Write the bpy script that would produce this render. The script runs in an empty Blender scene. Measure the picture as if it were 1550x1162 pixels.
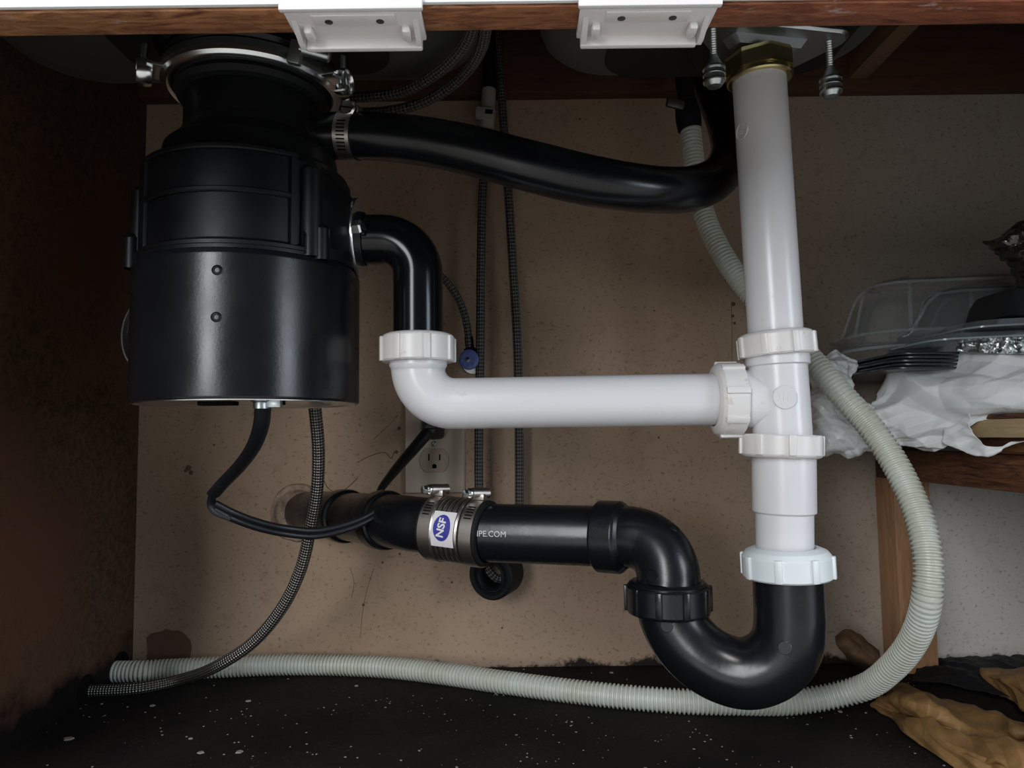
import bpy, bmesh, math, random
from mathutils import Vector, Matrix, noise
sc = bpy.context.scene
col = sc.collection
R = math.radians
V = Vector
# ------------------------------------------------------------------ camera (millimetres in, metres out)
FPX, CX, CY = 1080.0, 775.0, 581.0
EYE = V((0, 0, 264))
PITCH, ROLL = R(4.13), R(0.7)
Fw = V((0, math.cos(PITCH), math.sin(PITCH)))
Up0 = V((0, -math.sin(PITCH), math.cos(PITCH)))
Rt0 = V((1, 0, 0))
Rt = Rt0 * math.cos(ROLL) - Up0 * math.sin(ROLL)
Up = Rt0 * math.sin(ROLL) + Up0 * math.cos(ROLL)
cam = bpy.data.cameras.new('camera')
cam.sensor_fit = 'HORIZONTAL'; cam.sensor_width = 36; cam.lens = FPX / 1550 * 36
cam.clip_start = 0.01; cam.clip_end = 50
co = bpy.data.objects.new('camera', cam); col.objects.link(co)
m3 = Matrix((Rt, Up, -Fw)).transposed()
co.matrix_world = Matrix.Translation(EYE * 0.001) @ m3.to_4x4()
sc.camera = co
# ------------------------------------------------------------------ world, window light, exposure
w = bpy.data.worlds.new('world'); sc.world = w; w.use_nodes = True
bg = w.node_tree.nodes['Background']
bg.inputs[0].default_value = (0.80, 0.90, 1.0, 1); bg.inputs[1].default_value = 0.13
def area(name, loc, target, sx, sy, energy, colr):
    l = bpy.data.lights.new(name, 'AREA'); l.shape = 'RECTANGLE'; l.size = sx; l.size_y = sy
    l.energy = energy; l.color = colr
    o = bpy.data.objects.new(name, l); col.objects.link(o)
    o.location = loc
    o.rotation_euler = (V(target) - V(loc)).to_track_quat('-Z', 'Y').to_euler()
    return o
area('window_daylight', (-0.95, -1.75, 1.10), (0.05, 0.55, 0.25), 0.55, 1.7, 46, (0.96, 0.98, 1.0))
area('window_daylight', (1.75, -0.75, 0.85), (-0.1, 0.55, 0.25), 0.55, 1.5, 22, (0.82, 0.91, 1.0))
area('floor_bounce_fill', (0.1, -0.75, 2.3), (0.1, -0.75, 0.0), 0.9, 0.9, 48, (1.0, 0.98, 0.95))  # added fill, no known fixture: brightens the kitchen floor for upward bounce
vs = sc.view_settings
vs.view_transform = 'Standard'; vs.look = 'None'; vs.exposure = -0.08; vs.gamma = 1.0; vs.use_curve_mapping = False

# ------------------------------------------------------------------ helpers
def ray(px, py): return Fw + Rt * ((px - CX) / FPX) - Up * ((py - CY) / FPX)
def P(px, py, Y):
    d = ray(px, py); return EYE + d * (Y / d.y)
def F(px, py, Z):
    d = ray(px, py); return EYE + d * ((Z - EYE.z) / d.z)
def pts(*a): return [P(*q) for q in a]
WL = {}
def frame(o, z, x=None):
    z = V(z).normalized()
    x = V(x) if x is not None else (V((1, 0, 0)) if abs(z.x) < .9 else V((0, 1, 0)))
    y = z.cross(x).normalized(); x = y.cross(z)
    m = Matrix((x, y, z)).transposed().to_4x4(); m.translation = V(o); return m
def T(x, y, z): return Matrix.Translation((x, y, z))
def catmull(ps, n=12):
    if len(ps) < 3: return [ps[0].lerp(ps[-1], i / n) for i in range(n + 1)]
    out = []
    for i in range(len(ps) - 1):
        p1, p2 = ps[i], ps[i + 1]
        p0 = ps[i - 1] if i else p1 * 2 - p2
        p3 = ps[i + 2] if i + 2 < len(ps) else p2 * 2 - p1
        d1 = max((p1 - p0).length, 1e-6) ** .5; d2 = max((p2 - p1).length, 1e-6) ** .5; d3 = max((p3 - p2).length, 1e-6) ** .5
        m1 = ((p1 - p0) / d1 - (p2 - p0) / (d1 + d2) + (p2 - p1) / d2) * d2
        m2 = ((p2 - p1) / d2 - (p3 - p1) / (d2 + d3) + (p3 - p2) / d3) * d2
        for k in range(n):
            t = k / n; t2 = t * t; t3 = t2 * t
            out.append(p1 * (2 * t3 - 3 * t2 + 1) + m1 * (t3 - 2 * t2 + t) + p2 * (-2 * t3 + 3 * t2) + m2 * (t3 - t2))
    out.append(ps[-1].copy()); return out
def resample(ps, step):
    L = [0]
    for a, b in zip(ps, ps[1:]): L.append(L[-1] + (b - a).length)
    n = max(2, int(round(L[-1] / step))); out = []; j = 0
    for i in range(n + 1):
        s = L[-1] * i / n
        while j < len(ps) - 2 and L[j + 1] < s: j += 1
        d = L[j + 1] - L[j]
        out.append(ps[j].lerp(ps[j + 1], (s - L[j]) / d if d else 0))
    return out, L[-1] / n
def rrect(wd, hd, r, n=5):
    o = []
    for cx, cy, a0 in ((wd/2-r, hd/2-r, 0), (-wd/2+r, hd/2-r, 90), (-wd/2+r, -hd/2+r, 180), (wd/2-r, -hd/2+r, 270)):
        for k in range(n + 1):
            a = R(a0 + 90 * k / n); o.append((cx + r * math.cos(a), cy + r * math.sin(a)))
    return o
def support(prof, closed=False):
    out = []; n = len(prof)
    for i, a in enumerate(prof):
        out.append(a)
        if i == n - 1 and not closed: break
        b = prof[(i + 1) % n]; L = math.hypot(b[0] - a[0], b[1] - a[1])
        if L > 3:
            t = .5 / L
            out.append((a[0] + (b[0] - a[0]) * t, a[1] + (b[1] - a[1]) * t)); out.append((b[0] + (a[0] - b[0]) * t, b[1] + (a[1] - b[1]) * t))
    return out
class MB:
    def __init__(s):
        s.bm = bmesh.new(); s.uv = s.bm.loops.layers.uv.new('UVMap')
    def face(s, vs_, uvs=None):
        try: f = s.bm.faces.new(vs_)
        except ValueError: return
        if uvs:
            for l, u in zip(f.loops, uvs): l[s.uv].uv = u
        return f
    def loft(s, rings, closed=True, cap0=True, cap1=True, us=None):
        vr = [[s.bm.verts.new(p) for p in r] for r in rings]
        n = len(vr[0])
        for j in range(len(vr) - 1):
            for i in range(n if closed else n - 1):
                k = (i + 1) % n
                uvs = None
                if us: uvs = [(i / n, us[j]), ((i + 1) / n, us[j]), ((i + 1) / n, us[j + 1]), (i / n, us[j + 1])]
                s.face([vr[j][i], vr[j][k], vr[j + 1][k], vr[j + 1][i]], uvs)
        if closed and cap0: s.face(vr[0][::-1])
        if closed and cap1: s.face(vr[-1])
        return s
    def lathe(s, prof, M=Matrix(), segs=40, a0=0, a1=360, caps=True):
        full = abs(a1 - a0) >= 359.9; n = segs if full else segs + 1
        rings = []
        for r, z in support(prof):
            r = max(r, 0.01)
            rings.append([M @ V((r * math.cos(R(a0 + (a1 - a0) * i / segs)), r * math.sin(R(a0 + (a1 - a0) * i / segs)), z)) for i in range(n)])
        return s.loft(rings, full, caps, caps)
    def torus_like(s, prof, M=Matrix(), segs=40, a0=0, a1=360):
        """closed profile swept round the z axis"""
        full = abs(a1 - a0) >= 359.9; n = segs if full else segs + 1
        prof = support(prof, True); rings = []
        for i in range(n):
            a = R(a0 + (a1 - a0) * i / segs)
            rings.append([M @ V((r * math.cos(a), r * math.sin(a), z)) for r, z in prof])
        if full: rings.append(None)
        vr = [[s.bm.verts.new(p) for p in r] for r in rings if r]
        if full: vr.append(vr[0])
        m = len(prof)
        for j in range(len(vr) - 1):
            for i in range(m): s.face([vr[j][i], vr[j + 1][i], vr[j + 1][(i + 1) % m], vr[j][(i + 1) % m]])
        if not full: s.face(vr[0]); s.face(vr[-1][::-1])
        return s
    def box(s, c, d, M=Matrix(), bev=0, seg=2):
        vsn = []
        b2 = bmesh.new(); bmesh.ops.create_cube(b2, size=1)
        for v in b2.verts: v.co = V((v.co.x * d[0], v.co.y * d[1], v.co.z * d[2]))
        if bev: bmesh.ops.bevel(b2, geom=b2.edges[:], offset=bev, segments=seg, affect='EDGES', profile=.5)
        mp = {}
        for v in b2.verts: mp[v.index if v.index >= 0 else id(v)] = None
        b2.verts.index_update()
        nv = [s.bm.verts.new(M @ (v.co + V(c))) for v in b2.verts]
        for f in b2.faces: s.face([nv[v.index] for v in f.verts])
        b2.free(); return s
    def prism(s, poly, h, M=Matrix(), bev=0):
        rings = []
        if bev:
            c = V((sum(p[0] for p in poly) / len(poly), sum(p[1] for p in poly) / len(poly)))
            def sh(p):
                d = V(p) - c; L = d.length; return c + d * ((L - bev) / L)
            rings = [[V((*sh(p), 0)) for p in poly], [V((*p, bev)) for p in poly], [V((*p, h - bev)) for p in poly], [V((*sh(p), h)) for p in poly]]
        else: rings = [[V((*p, 0)) for p in poly], [V((*p, h)) for p in poly]]
        return s.loft([[M @ q for q in r] for r in rings])
    def sweep(s, path, rad, segs=16, step=3.0, rfun=None, flat=None, caps=True, smooth=True, ridx=False):
        """rad: number, or list (one per control point); flat=(a,b,up) elliptic section"""
        n = 14
        if isinstance(rad, (list, tuple)):
            ex = catmull(path, n)
            rr = []
            for i in range(len(rad) - 1): rr += [rad[i] + (rad[i + 1] - rad[i]) * k / n for k in range(n)]
            rr.append(rad[-1])
            LL = [0]
            for a, b in zip(ex, ex[1:]): LL.append(LL[-1] + (b - a).length)
        else: ex = catmull(path, n) if smooth else path
        q, st = resample(ex, step)
        tan = [(q[min(i + 1, len(q) - 1)] - q[max(i - 1, 0)]).normalized() for i in range(len(q))]
        up = V((0, 0, 1)) if abs(tan[0].z) < .9 else V((1, 0, 0))
        if flat and len(flat) > 2: up = V(flat[2])
        nrm = (up - tan[0] * up.dot(tan[0])).normalized()
        rings = []; us = []; j = 0
        for i, p in enumerate(q):
            if i:
                nrm = tan[i - 1].rotation_difference(tan[i]) @ nrm
                nrm = (nrm - tan[i] * nrm.dot(tan[i])).normalized()
            b = tan[i].cross(nrm); L = i * st
            if isinstance(rad, (list, tuple)):
                while j < len(LL) - 2 and LL[j + 1] < L: j += 1
                d = LL[j + 1] - LL[j]; r = rr[j] + (rr[j + 1] - rr[j]) * min(1, (L - LL[j]) / d if d else 0)
            else: r = rad
            if rfun: r = r * rfun(i if ridx else L)
            ra, rb = (flat[0], flat[1]) if flat else (r, r)
            rings.append([p + nrm * (ra * math.cos(2 * math.pi * k / segs)) + b * (rb * math.sin(2 * math.pi * k / segs)) for k in range(segs)])
            us.append(L * .01)
        return s.loft(rings, True, caps, caps, us)
    def build(s, name, mat, parent=None, sharp=38, smooth=True, solid=0):
        bm = s.bm
        bmesh.ops.recalc_face_normals(bm, faces=bm.faces[:])
        lo = V((1e9,) * 3); hi = -lo
        for v in bm.verts:
            for k in range(3): lo[k] = min(lo[k], v.co[k]); hi[k] = max(hi[k], v.co[k])
        org = (lo + hi) / 2
        if parent is None: org.z = lo.z
        for v in bm.verts: v.co = (v.co - org) * 0.001
        me = bpy.data.meshes.new(name); bm.to_mesh(me); bm.free()
        if smooth:
            for p in me.polygons: p.use_smooth = True
            me.set_sharp_from_angle(angle=R(sharp))
        me.materials.append(mat)
        o = bpy.data.objects.new(name, me); col.objects.link(o)
        if parent is None: o.location = org * .001
        else:
            o.parent = parent; o.location = (org - WL[parent.name]) * .001
        if solid:
            md = o.modifiers.new('thickness', 'SOLIDIFY'); md.thickness = solid * .001; md.offset = 0
        WL[o.name] = org; return o
def tag(o, label, cat, group=None):
    o['label'] = label; o['category'] = cat
    if group: o['group'] = group
    return o
def thing(name, loc, label, cat, group=None):
    o = bpy.data.objects.new(name, None); o.empty_display_size = .02; col.objects.link(o)
    o.location = V(loc) * .001; WL[o.name] = V(loc); return tag(o, label, cat, group)
def struct(o): o['kind'] = 'structure'; return o
def tri(x): return abs((x % 1.0) * 2 - 1) * 2 - 1
def surf(ctrl, nu, nv, amp=0, scl=20, seed=0, film=False):
    """bicubic patch through a control net + crumpling along the normal"""
    rows = [catmull(r, 16) for r in ctrl]
    rows = [resample(r, 1)[0] if False else r for r in rows]
    m = len(rows[0]); cols_ = [catmull([r[i] for r in rows], 16) for i in range(m)]
    def at(u, v):
        a = u * (m - 1); i = min(int(a), m - 2); t = a - i
        b = v * (len(cols_[0]) - 1); j = min(int(b), len(cols_[0]) - 2); q = b - j
        return (cols_[i][j] * (1 - t) + cols_[i + 1][j] * t) * (1 - q) + (cols_[i][j + 1] * (1 - t) + cols_[i + 1][j + 1] * t) * q
    g = [[at(i / nu, j / nv) for i in range(nu + 1)] for j in range(nv + 1)]
    if amp:
        o = [[None] * (nu + 1) for _ in range(nv + 1)]
        rg = random.Random(seed); creases = []
        for l_ in (1.5, 1.1, .8, .6, .45, .32, .22):
            a_ = rg.uniform(0, math.pi); creases.append((V((math.cos(a_), rg.uniform(-.4, .4), math.sin(a_))).normalized(), l_, rg.random()))
        for j in range(nv + 1):
            for i in range(nu + 1):
                du = g[j][min(i + 1, nu)] - g[j][max(i - 1, 0)]; dv = g[min(j + 1, nv)][i] - g[max(j - 1, 0)][i]
                n = du.cross(dv); n = n.normalized() if n.length > 1e-6 else V((0, -1, 0))
                p = g[j][i]; q = p / scl + V((seed * 7.3, seed * 3.1, seed))
                q = q + noise.noise_vector(q * .6) * .6
                h = (1 - 2 * abs(noise.noise(q))) * .75 + (1 - 2 * abs(noise.noise(q * 2.1 + V((9, 2, 4))))) * .24 + (1 - 2 * abs(noise.noise(q * 4.5))) * .05 - .5
                if film:
                    h = 0
                    for d_, l_, ph in creases:
                        wq = p.dot(d_) / (scl * l_) + ph + .35 * noise.noise(p / (scl * 2.2) + V((ph * 9, 1, 2)))
                        h += tri(wq) * l_ * (.35 + .9 * abs(noise.noise(p / (scl * 1.6) + V((ph * 5, 4, ph)))))
                    h *= .45
                o[j][i] = p + n * (h * amp)
        g = o
    mb = MB(); mb.loft(g, closed=False); return mb

# ------------------------------------------------------------------ materials
def mat(name, base, rough=.5, metal=0, spec=.5, **kw):
    m = bpy.data.materials.new(name); m.use_nodes = True
    b = m.node_tree.nodes['Principled BSDF']
    b.inputs['Base Color'].default_value = (*base, 1); b.inputs['Roughness'].default_value = rough
    b.inputs['Metallic'].default_value = metal; b.inputs['Specular IOR Level'].default_value = spec
    for k, v in kw.items(): b.inputs[k].default_value = v
    return m
class N:
    def __init__(s, m): s.t = m.node_tree; s.b = s.t.nodes['Principled BSDF']; s.tc = s.t.nodes.new('ShaderNodeTexCoord')
    def new(s, typ, **kw):
        n = s.t.nodes.new('ShaderNode' + typ)
        for k, v in kw.items():
            if k.startswith('i_'):
                n.inputs[k[2:].replace('_', ' ')].default_value = v
            else: setattr(n, k, v)
        return n
    def link(s, a, b): s.t.links.new(a, b)
    def coord(s, scale=(1, 1, 1), src='Object'):
        mp = s.new('Mapping'); mp.inputs['Scale'].default_value = scale; s.link(s.tc.outputs[src], mp.inputs['Vector']); return mp.outputs[0]
    def noise(s, scale, detail=4, rough=.55, vec=None, dist=0):
        n = s.new('TexNoise'); n.inputs['Scale'].default_value = scale; n.inputs['Detail'].default_value = detail
        n.inputs['Roughness'].default_value = rough; n.inputs['Distortion'].default_value = dist
        s.link(vec if vec else s.tc.outputs['Object'], n.inputs['Vector']); return n.outputs['Fac']
    def ramp(s, fac, stops, interp='LINEAR'):
        r = s.new('ValToRGB'); r.color_ramp.interpolation = interp
        while len(r.color_ramp.elements) < len(stops): r.color_ramp.elements.new(.5)
        for e, (p, c) in zip(r.color_ramp.elements, stops): e.position = p; e.color = (*c, 1) if len(c) == 3 else c
        s.link(fac, r.inputs[0]); return r.outputs[0]
    def mix(s, fac, a, b, typ='MIX'):
        n = s.new('Mix', data_type='RGBA', blend_type=typ)
        for i, x in ((0, fac), (6, a), (7, b)):
            if isinstance(x, (int, float)): n.inputs[i].default_value = x
            elif isinstance(x, tuple): n.inputs[i].default_value = (*x, 1)
            else: s.link(x, n.inputs[i])
        return n.outputs[2]
    def math(s, op, a, b=None):
        n = s.new('Math', operation=op)
        for i, x in ((0, a), (1, b)):
            if x is None: continue
            if isinstance(x, (int, float)): n.inputs[i].default_value = x
            else: s.link(x, n.inputs[i])
        return n.outputs[0]
    def base(s, o): s.link(o, s.b.inputs['Base Color'])
    def rough(s, o): s.link(o, s.b.inputs['Roughness'])
    def bump(s, h, strength=.3, dist=.001):
        n = s.new('Bump'); n.inputs['Strength'].default_value = strength; n.inputs['Distance'].default_value = dist
        s.link(h, n.inputs['Height']); s.link(n.outputs[0], s.b.inputs['Normal'])
# tan painted plaster
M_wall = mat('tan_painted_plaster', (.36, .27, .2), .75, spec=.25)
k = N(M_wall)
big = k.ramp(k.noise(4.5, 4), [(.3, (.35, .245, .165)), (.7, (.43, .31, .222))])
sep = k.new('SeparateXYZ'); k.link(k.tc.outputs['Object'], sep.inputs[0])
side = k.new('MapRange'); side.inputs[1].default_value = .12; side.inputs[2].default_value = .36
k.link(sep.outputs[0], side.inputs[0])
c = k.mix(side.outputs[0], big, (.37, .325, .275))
# greyer paint right of the post, lightened under the side shelf to imitate light
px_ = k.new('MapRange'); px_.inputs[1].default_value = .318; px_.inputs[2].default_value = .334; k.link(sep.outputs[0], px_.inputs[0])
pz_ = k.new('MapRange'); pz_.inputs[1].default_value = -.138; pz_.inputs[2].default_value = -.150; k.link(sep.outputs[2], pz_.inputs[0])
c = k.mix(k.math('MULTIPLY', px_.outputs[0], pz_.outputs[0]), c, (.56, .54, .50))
sp = k.ramp(k.noise(230, 3, .6), [(.30, (.3, .3, .3)), (.42, (1, 1, 1))])
c = k.mix(.55, c, sp, 'MULTIPLY')
sp2 = k.ramp(k.noise(60, 5, .7), [(.30, (.55, .5, .45)), (.46, (1, 1, 1))])
c = k.mix(.32, c, sp2, 'MULTIPLY')
# grime creeping up from the floor line
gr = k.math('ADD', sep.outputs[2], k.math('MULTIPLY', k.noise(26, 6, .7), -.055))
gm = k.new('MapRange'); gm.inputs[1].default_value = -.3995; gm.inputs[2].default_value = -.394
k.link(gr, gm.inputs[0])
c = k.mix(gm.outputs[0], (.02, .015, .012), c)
k.base(c); k.bump(k.noise(140, 5, .6), .35, .0012)
# dark brown particle board with black mould at the foot
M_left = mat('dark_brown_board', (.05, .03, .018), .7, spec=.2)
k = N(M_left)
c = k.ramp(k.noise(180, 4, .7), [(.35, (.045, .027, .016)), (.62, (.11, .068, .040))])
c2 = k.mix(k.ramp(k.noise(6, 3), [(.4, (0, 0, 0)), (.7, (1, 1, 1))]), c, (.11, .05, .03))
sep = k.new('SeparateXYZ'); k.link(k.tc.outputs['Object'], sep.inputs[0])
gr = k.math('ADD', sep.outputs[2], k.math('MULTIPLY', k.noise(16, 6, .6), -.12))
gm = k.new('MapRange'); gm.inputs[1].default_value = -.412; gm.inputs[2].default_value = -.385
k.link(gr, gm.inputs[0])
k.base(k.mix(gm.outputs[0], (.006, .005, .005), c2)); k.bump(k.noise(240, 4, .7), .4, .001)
# black rotten floor with dust
M_floor = mat('black_grimy_floor', (.012, .010, .009), .85, spec=.2)
k = N(M_floor)
c = k.ramp(k.noise(9, 6, .65), [(.35, (.005, .004, .004)), (.7, (.017, .013, .011))])
d = k.ramp(k.noise(420, 2, .5), [(.66, (0, 0, 0)), (.74, (1, 1, 1))])
dz = k.ramp(k.noise(8, 4, .6), [(.45, (0, 0, 0)), (.68, (1, 1, 1))])
k.base(k.mix(k.math('MULTIPLY', d, k.math('MULTIPLY', dz, .55)), c, (.20, .18, .16))); k.bump(k.noise(170, 6, .7), .6, .002)
def wood(name, c0, c1, stretch=(1, 14, 14), sc_=14, rough=.6, bumpv=.25):
    m = mat(name, c0, rough, spec=.3); k = N(m)
    v = k.coord(stretch)
    f = k.noise(sc_, 6, .65, v, 1.2)
    k.base(k.ramp(f, [(.32, c0), (.68, c1)])); k.bump(f, bumpv, .001); return m
M_rail = wood('bare_reddish_rail_wood', (.10, .035, .018), (.42, .20, .09), (2.2, 12, 12), 20)
k = N(M_rail); lk = M_rail.node_tree.links; src_ = [l for l in lk if l.to_socket == k.b.inputs['Base Color']][0].from_socket
fl_ = k.ramp(k.noise(34, 6, .7, k.coord((1, 2.5, 2.5))), [(.60, (0, 0, 0)), (.70, (1, 1, 1))])
sx_ = k.new('SeparateXYZ'); k.link(k.tc.outputs['Object'], sx_.inputs[0])
rd_ = k.new('MapRange'); rd_.inputs[1].default_value = -.3; rd_.inputs[2].default_value = .15; k.link(sx_.outputs[0], rd_.inputs[0])
red_ = k.mix(rd_.outputs[0], src_, k.mix(1.0, src_, (.72, .46, .50), 'MULTIPLY'))
k.base(k.mix(k.math('MULTIPLY', fl_, .5), red_, (.55, .50, .46)))
M_nailer = wood('dark_redbrown_board', (.060, .028, .016), (.105, .052, .032), (1, 9, 9), 10)
M_cleat = wood('brown_cleat_wood', (.16, .09, .05), (.26, .16, .10), (9, 1, 9), 10)
M_shelf = wood('dark_walnut_shelf', (.035, .014, .007), (.20, .085, .04), (16, 1.6, 16), 16, .55)
M_post = wood('orange_pine_post', (.34, .175, .085), (.52, .30, .165), (14, 14, 1.4), 14)
M_pale = wood('pale_board_wood', (.42, .29, .15), (.55, .42, .25), (14, 1.5, 14), 12)
M_white_paint = mat('white_gloss_paint', (.80, .82, .82), .35)
M_catch = mat('white_plastic_catch', (.72, .70, .70), .35)
M_tile = mat('pale_kitchen_tile', (.52, .50, .47), .5)
M_bolt_dark = mat('dark_screw_metal', (.12, .11, .10), .45, .8)
def blk(name, c, r, nb=0, spec=.5):
    m = mat(name, (c * .85, c, c * 1.3), r, spec=spec)
    if nb:
        k = N(m); k.bump(k.noise(nb, 4, .6), .06, .001)
        k.rough(k.ramp(k.noise(22, 4, .6), [(.3, (r * .8,) * 3), (.7, (r * 1.25,) * 3)]))
    return m
M_can = blk('black_enamel_can', .006, .26, 500, .42)
M_house = blk('black_moulded_plastic', .004, .40, 700, .34)
M_rubber = blk('black_rubber', .005, .24, 300, .4)
M_matte = blk('matte_black_rubber', .006, .65, 0, .3)
M_abs = blk('black_abs_plastic', .007, .26, 260, .5)
M_elbow = blk('glossy_black_pipe', .004, .16, 0, .3)
M_cord = blk('black_cord_vinyl', .009, .42)
M_coil = mat('grey_wire', (.06, .06, .06), .35)
M_void = mat('dark_hole', (.004, .004, .004), .9, spec=.1)
M_pvc = mat('white_pvc', (.67, .665, .685), .26, **{'Subsurface Weight': .15, 'Subsurface Radius': (.004, .004, .004), 'Subsurface Scale': 1.0})
k = N(M_pvc); k.base(k.mix(k.ramp(k.noise(55, 5, .65), [(.25, (1, 1, 1)), (.36, (0, 0, 0))]), (.67, .665, .685), (.54, .50, .46))); k.bump(k.noise(120, 3), .03, .001)
M_nut = mat('milky_white_nut_plastic', (.70, .68, .67), .33)
k = N(M_nut); k.base(k.mix(k.ramp(k.noise(90, 5, .65), [(.28, (1, 1, 1)), (.40, (0, 0, 0))]), (.70, .68, .67), (.50, .43, .37)))
M_nut2 = mat('bluish_white_nut_plastic', (.68, .73, .75), .38)
M_hose = mat('milky_corrugated_plastic', (.60, .63, .56), .35, **{'Subsurface Weight': .2, 'Subsurface Radius': (.004, .004, .003), 'Subsurface Scale': 1.0})
k = N(M_hose)
hb = k.mix(k.ramp(k.noise(30, 4, .6), [(.35, (0, 0, 0)), (.7, (1, 1, 1))]), (.62, .66, .60), (.52, .53, .44))
sx_ = k.new('SeparateXYZ'); k.link(k.tc.outputs['Object'], sx_.inputs[0])
# dirt spattered on the run lying on the floor
lo_ = k.new('MapRange'); lo_.inputs[1].default_value = -.265; lo_.inputs[2].default_value = -.272; k.link(sx_.outputs[2], lo_.inputs[0])
dn_ = k.ramp(k.noise(55, 5, .7, k.coord((2.2, 1, 1))), [(.56, (0, 0, 0)), (.60, (1, 1, 1))])
k.base(k.mix(k.math('MULTIPLY', k.math('MULTIPLY', lo_.outputs[0], dn_), .85), hb, (.05, .045, .04)))
M_chrome = mat('zinc_plated_steel', (.74, .77, .78), .24, 1.0)
M_zinc = mat('dull_zinc', (.50, .54, .55), .38, 1.0)
M_steel = mat('stainless_band', (.50, .46, .42), .36, 1.0)
M_brass = mat('olive_brass', (.62, .54, .27), .28, 1.0)
M_sink = mat('brushed_sink_steel', (.12, .13, .13), .50, .75)
M_pad = mat('black_sound_pad', (.010, .010, .011), .6, spec=.3)
def braid(name, ca, cb, metal, rough, nu, pitch):
    m = mat(name, ca, rough, metal); k = N(m)
    s = k.new('SeparateXYZ'); k.link(k.tc.outputs['UV'], s.inputs[0])
    u = k.math('MULTIPLY', s.outputs[0], nu * 2 * math.pi); v = k.math('MULTIPLY', s.outputs[1], 2 * math.pi * 100 / pitch)
    a = k.math('SINE', k.math('ADD', u, v)); b = k.math('SINE', k.math('SUBTRACT', u, v))
    f = k.math('MULTIPLY', a, b)
    k.base(k.ramp(k.math('ADD', k.math('MULTIPLY', f, .5), .5), [(.35, cb), (.65, ca)])); k.bump(f, .7, .0008); return m
M_braid_dark = braid('dark_braided_nylon', (.15, .14, .135), (.02, .02, .02), .2, .5, 5, 8)
M_braid_steel = braid('braided_steel', (.36, .34, .31), (.06, .058, .055), .8, .38, 7, 5.5)
M_coupler = mat('beige_plastic', (.36, .33, .29), .5)
M_plate = mat('almond_plastic', (.46, .38, .29), .45)
M_recept = mat('aged_almond_plastic', (.38, .29, .22), .5)
M_blue = mat('blue_knob', (.12, .16, .42), .4)
M_label = mat('white_label', (.75, .73, .74), .5)
M_ink = mat('blue_ink', (.035, .04, .30), .5)
M_print = mat('white_print', (.62, .62, .62), .6)
M_bag = mat('white_bag_film', (.88, .92, .93), .22, **{'Subsurface Weight': .1, 'Subsurface Radius': (.006, .006, .006), 'Subsurface Scale': 1.0})
k = N(M_bag); k.bump(k.noise(26, 3, .5, None, 1.0), .35, .004)
M_darkbag = mat('dark_shiny_film', (.020, .016, .016), .14, spec=.7)
M_foil = mat('silver_foil', (.62, .66, .66), .20, 1.0)
k = N(M_foil); k.bump(k.noise(90, 5, .6), .8, .004)
def clearm(name, colr, alpha):
    m = mat(name, colr, .12, spec=.5); b = m.node_tree.nodes['Principled BSDF']; b.inputs['Alpha'].default_value = alpha; return m
M_clear = clearm('clear_plastic', (.55, .60, .60), .09)
M_bead = clearm('clear_plastic_bead', (.50, .54, .54), .30)
M_clear2 = clearm('smoky_clear_plastic', (.36, .42, .44), .55)
M_dark_tray = mat('black_tray_plastic', (.016, .018, .020), .45)
k = N(M_dark_tray); k.bump(k.noise(420, 4, .7), .5, .001)
M_stack = mat('dark_lid_plastic', (.03, .035, .038), .25)
M_tub = mat('grey_white_tub', (.46, .52, .54), .4)
M_paper = mat('brown_kraft_paper', (.34, .20, .075), .55, spec=.3)
k = N(M_paper)
k.base(k.mix(k.ramp(k.noise(16, 5, .7), [(.42, (0, 0, 0)), (.66, (1, 1, 1))]), (.27, .155, .058), (.12, .065, .026)))
M_card = mat('dark_stained_card', (.12, .065, .03), .8)
k = N(M_card); k.base(k.ramp(k.noise(40, 5, .7), [(.3, (.05, .026, .014)), (.7, (.17, .095, .045))]))
M_bare = mat('bare_brown_patch', (.17, .10, .07), .9, spec=.1)
M_plaster = mat('cracked_plaster', (.34, .25, .19), .9, spec=.15)
k = N(M_plaster); k.base(k.ramp(k.noise(60, 5, .7), [(.35, (.18, .12, .085)), (.6, (.38, .28, .21))])); k.bump(k.noise(90, 5, .7), .8, .003)
M_crack = mat('crack_dark', (.13, .09, .065), .9, spec=.1)
M_chip = mat('pale_chips', (.26, .24, .215), .8)

# ------------------------------------------------------------------ the setting
YB = 837.0; XL = -438.0; XR = 650.0; YF = 300.0; ZT = 745.0
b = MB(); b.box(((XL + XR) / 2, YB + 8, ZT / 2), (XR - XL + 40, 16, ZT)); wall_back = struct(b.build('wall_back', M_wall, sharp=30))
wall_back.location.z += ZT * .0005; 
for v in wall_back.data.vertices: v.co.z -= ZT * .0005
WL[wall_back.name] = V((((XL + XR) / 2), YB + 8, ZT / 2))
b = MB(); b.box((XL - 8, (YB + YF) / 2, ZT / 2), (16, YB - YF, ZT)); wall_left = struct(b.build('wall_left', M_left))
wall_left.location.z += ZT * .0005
for v in wall_left.data.vertices: v.co.z -= ZT * .0005
WL[wall_left.name] = V((XL - 8, (YB + YF) / 2, ZT / 2))
b = MB(); b.box((XR + 8, (YB + YF) / 2, ZT / 2), (16, YB - YF, ZT)); struct(b.build('wall_right', M_nailer))
b = MB(); b.box(((XL + XR) / 2, (YB + YF) / 2, -8), (XR - XL + 32, YB - YF + 32, 16)); floor = struct(b.build('floor', M_floor))
b = MB(); b.box(((XL + XR) / 2, (YB + YF) / 2 - 20, ZT + 12), (XR - XL + 32, YB - YF + 70, 24)); struct(b.build('ceiling', M_nailer))
b = MB(); b.box((100, -1000, -118), (5200, 2640, 16)); struct(b.build('floor_kitchen', M_tile))
b = MB(); b.box(((XL + XR) / 2, 312, -63), (XR - XL + 80, 18, 94)); struct(b.build('trim_5', M_white_paint))
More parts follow.
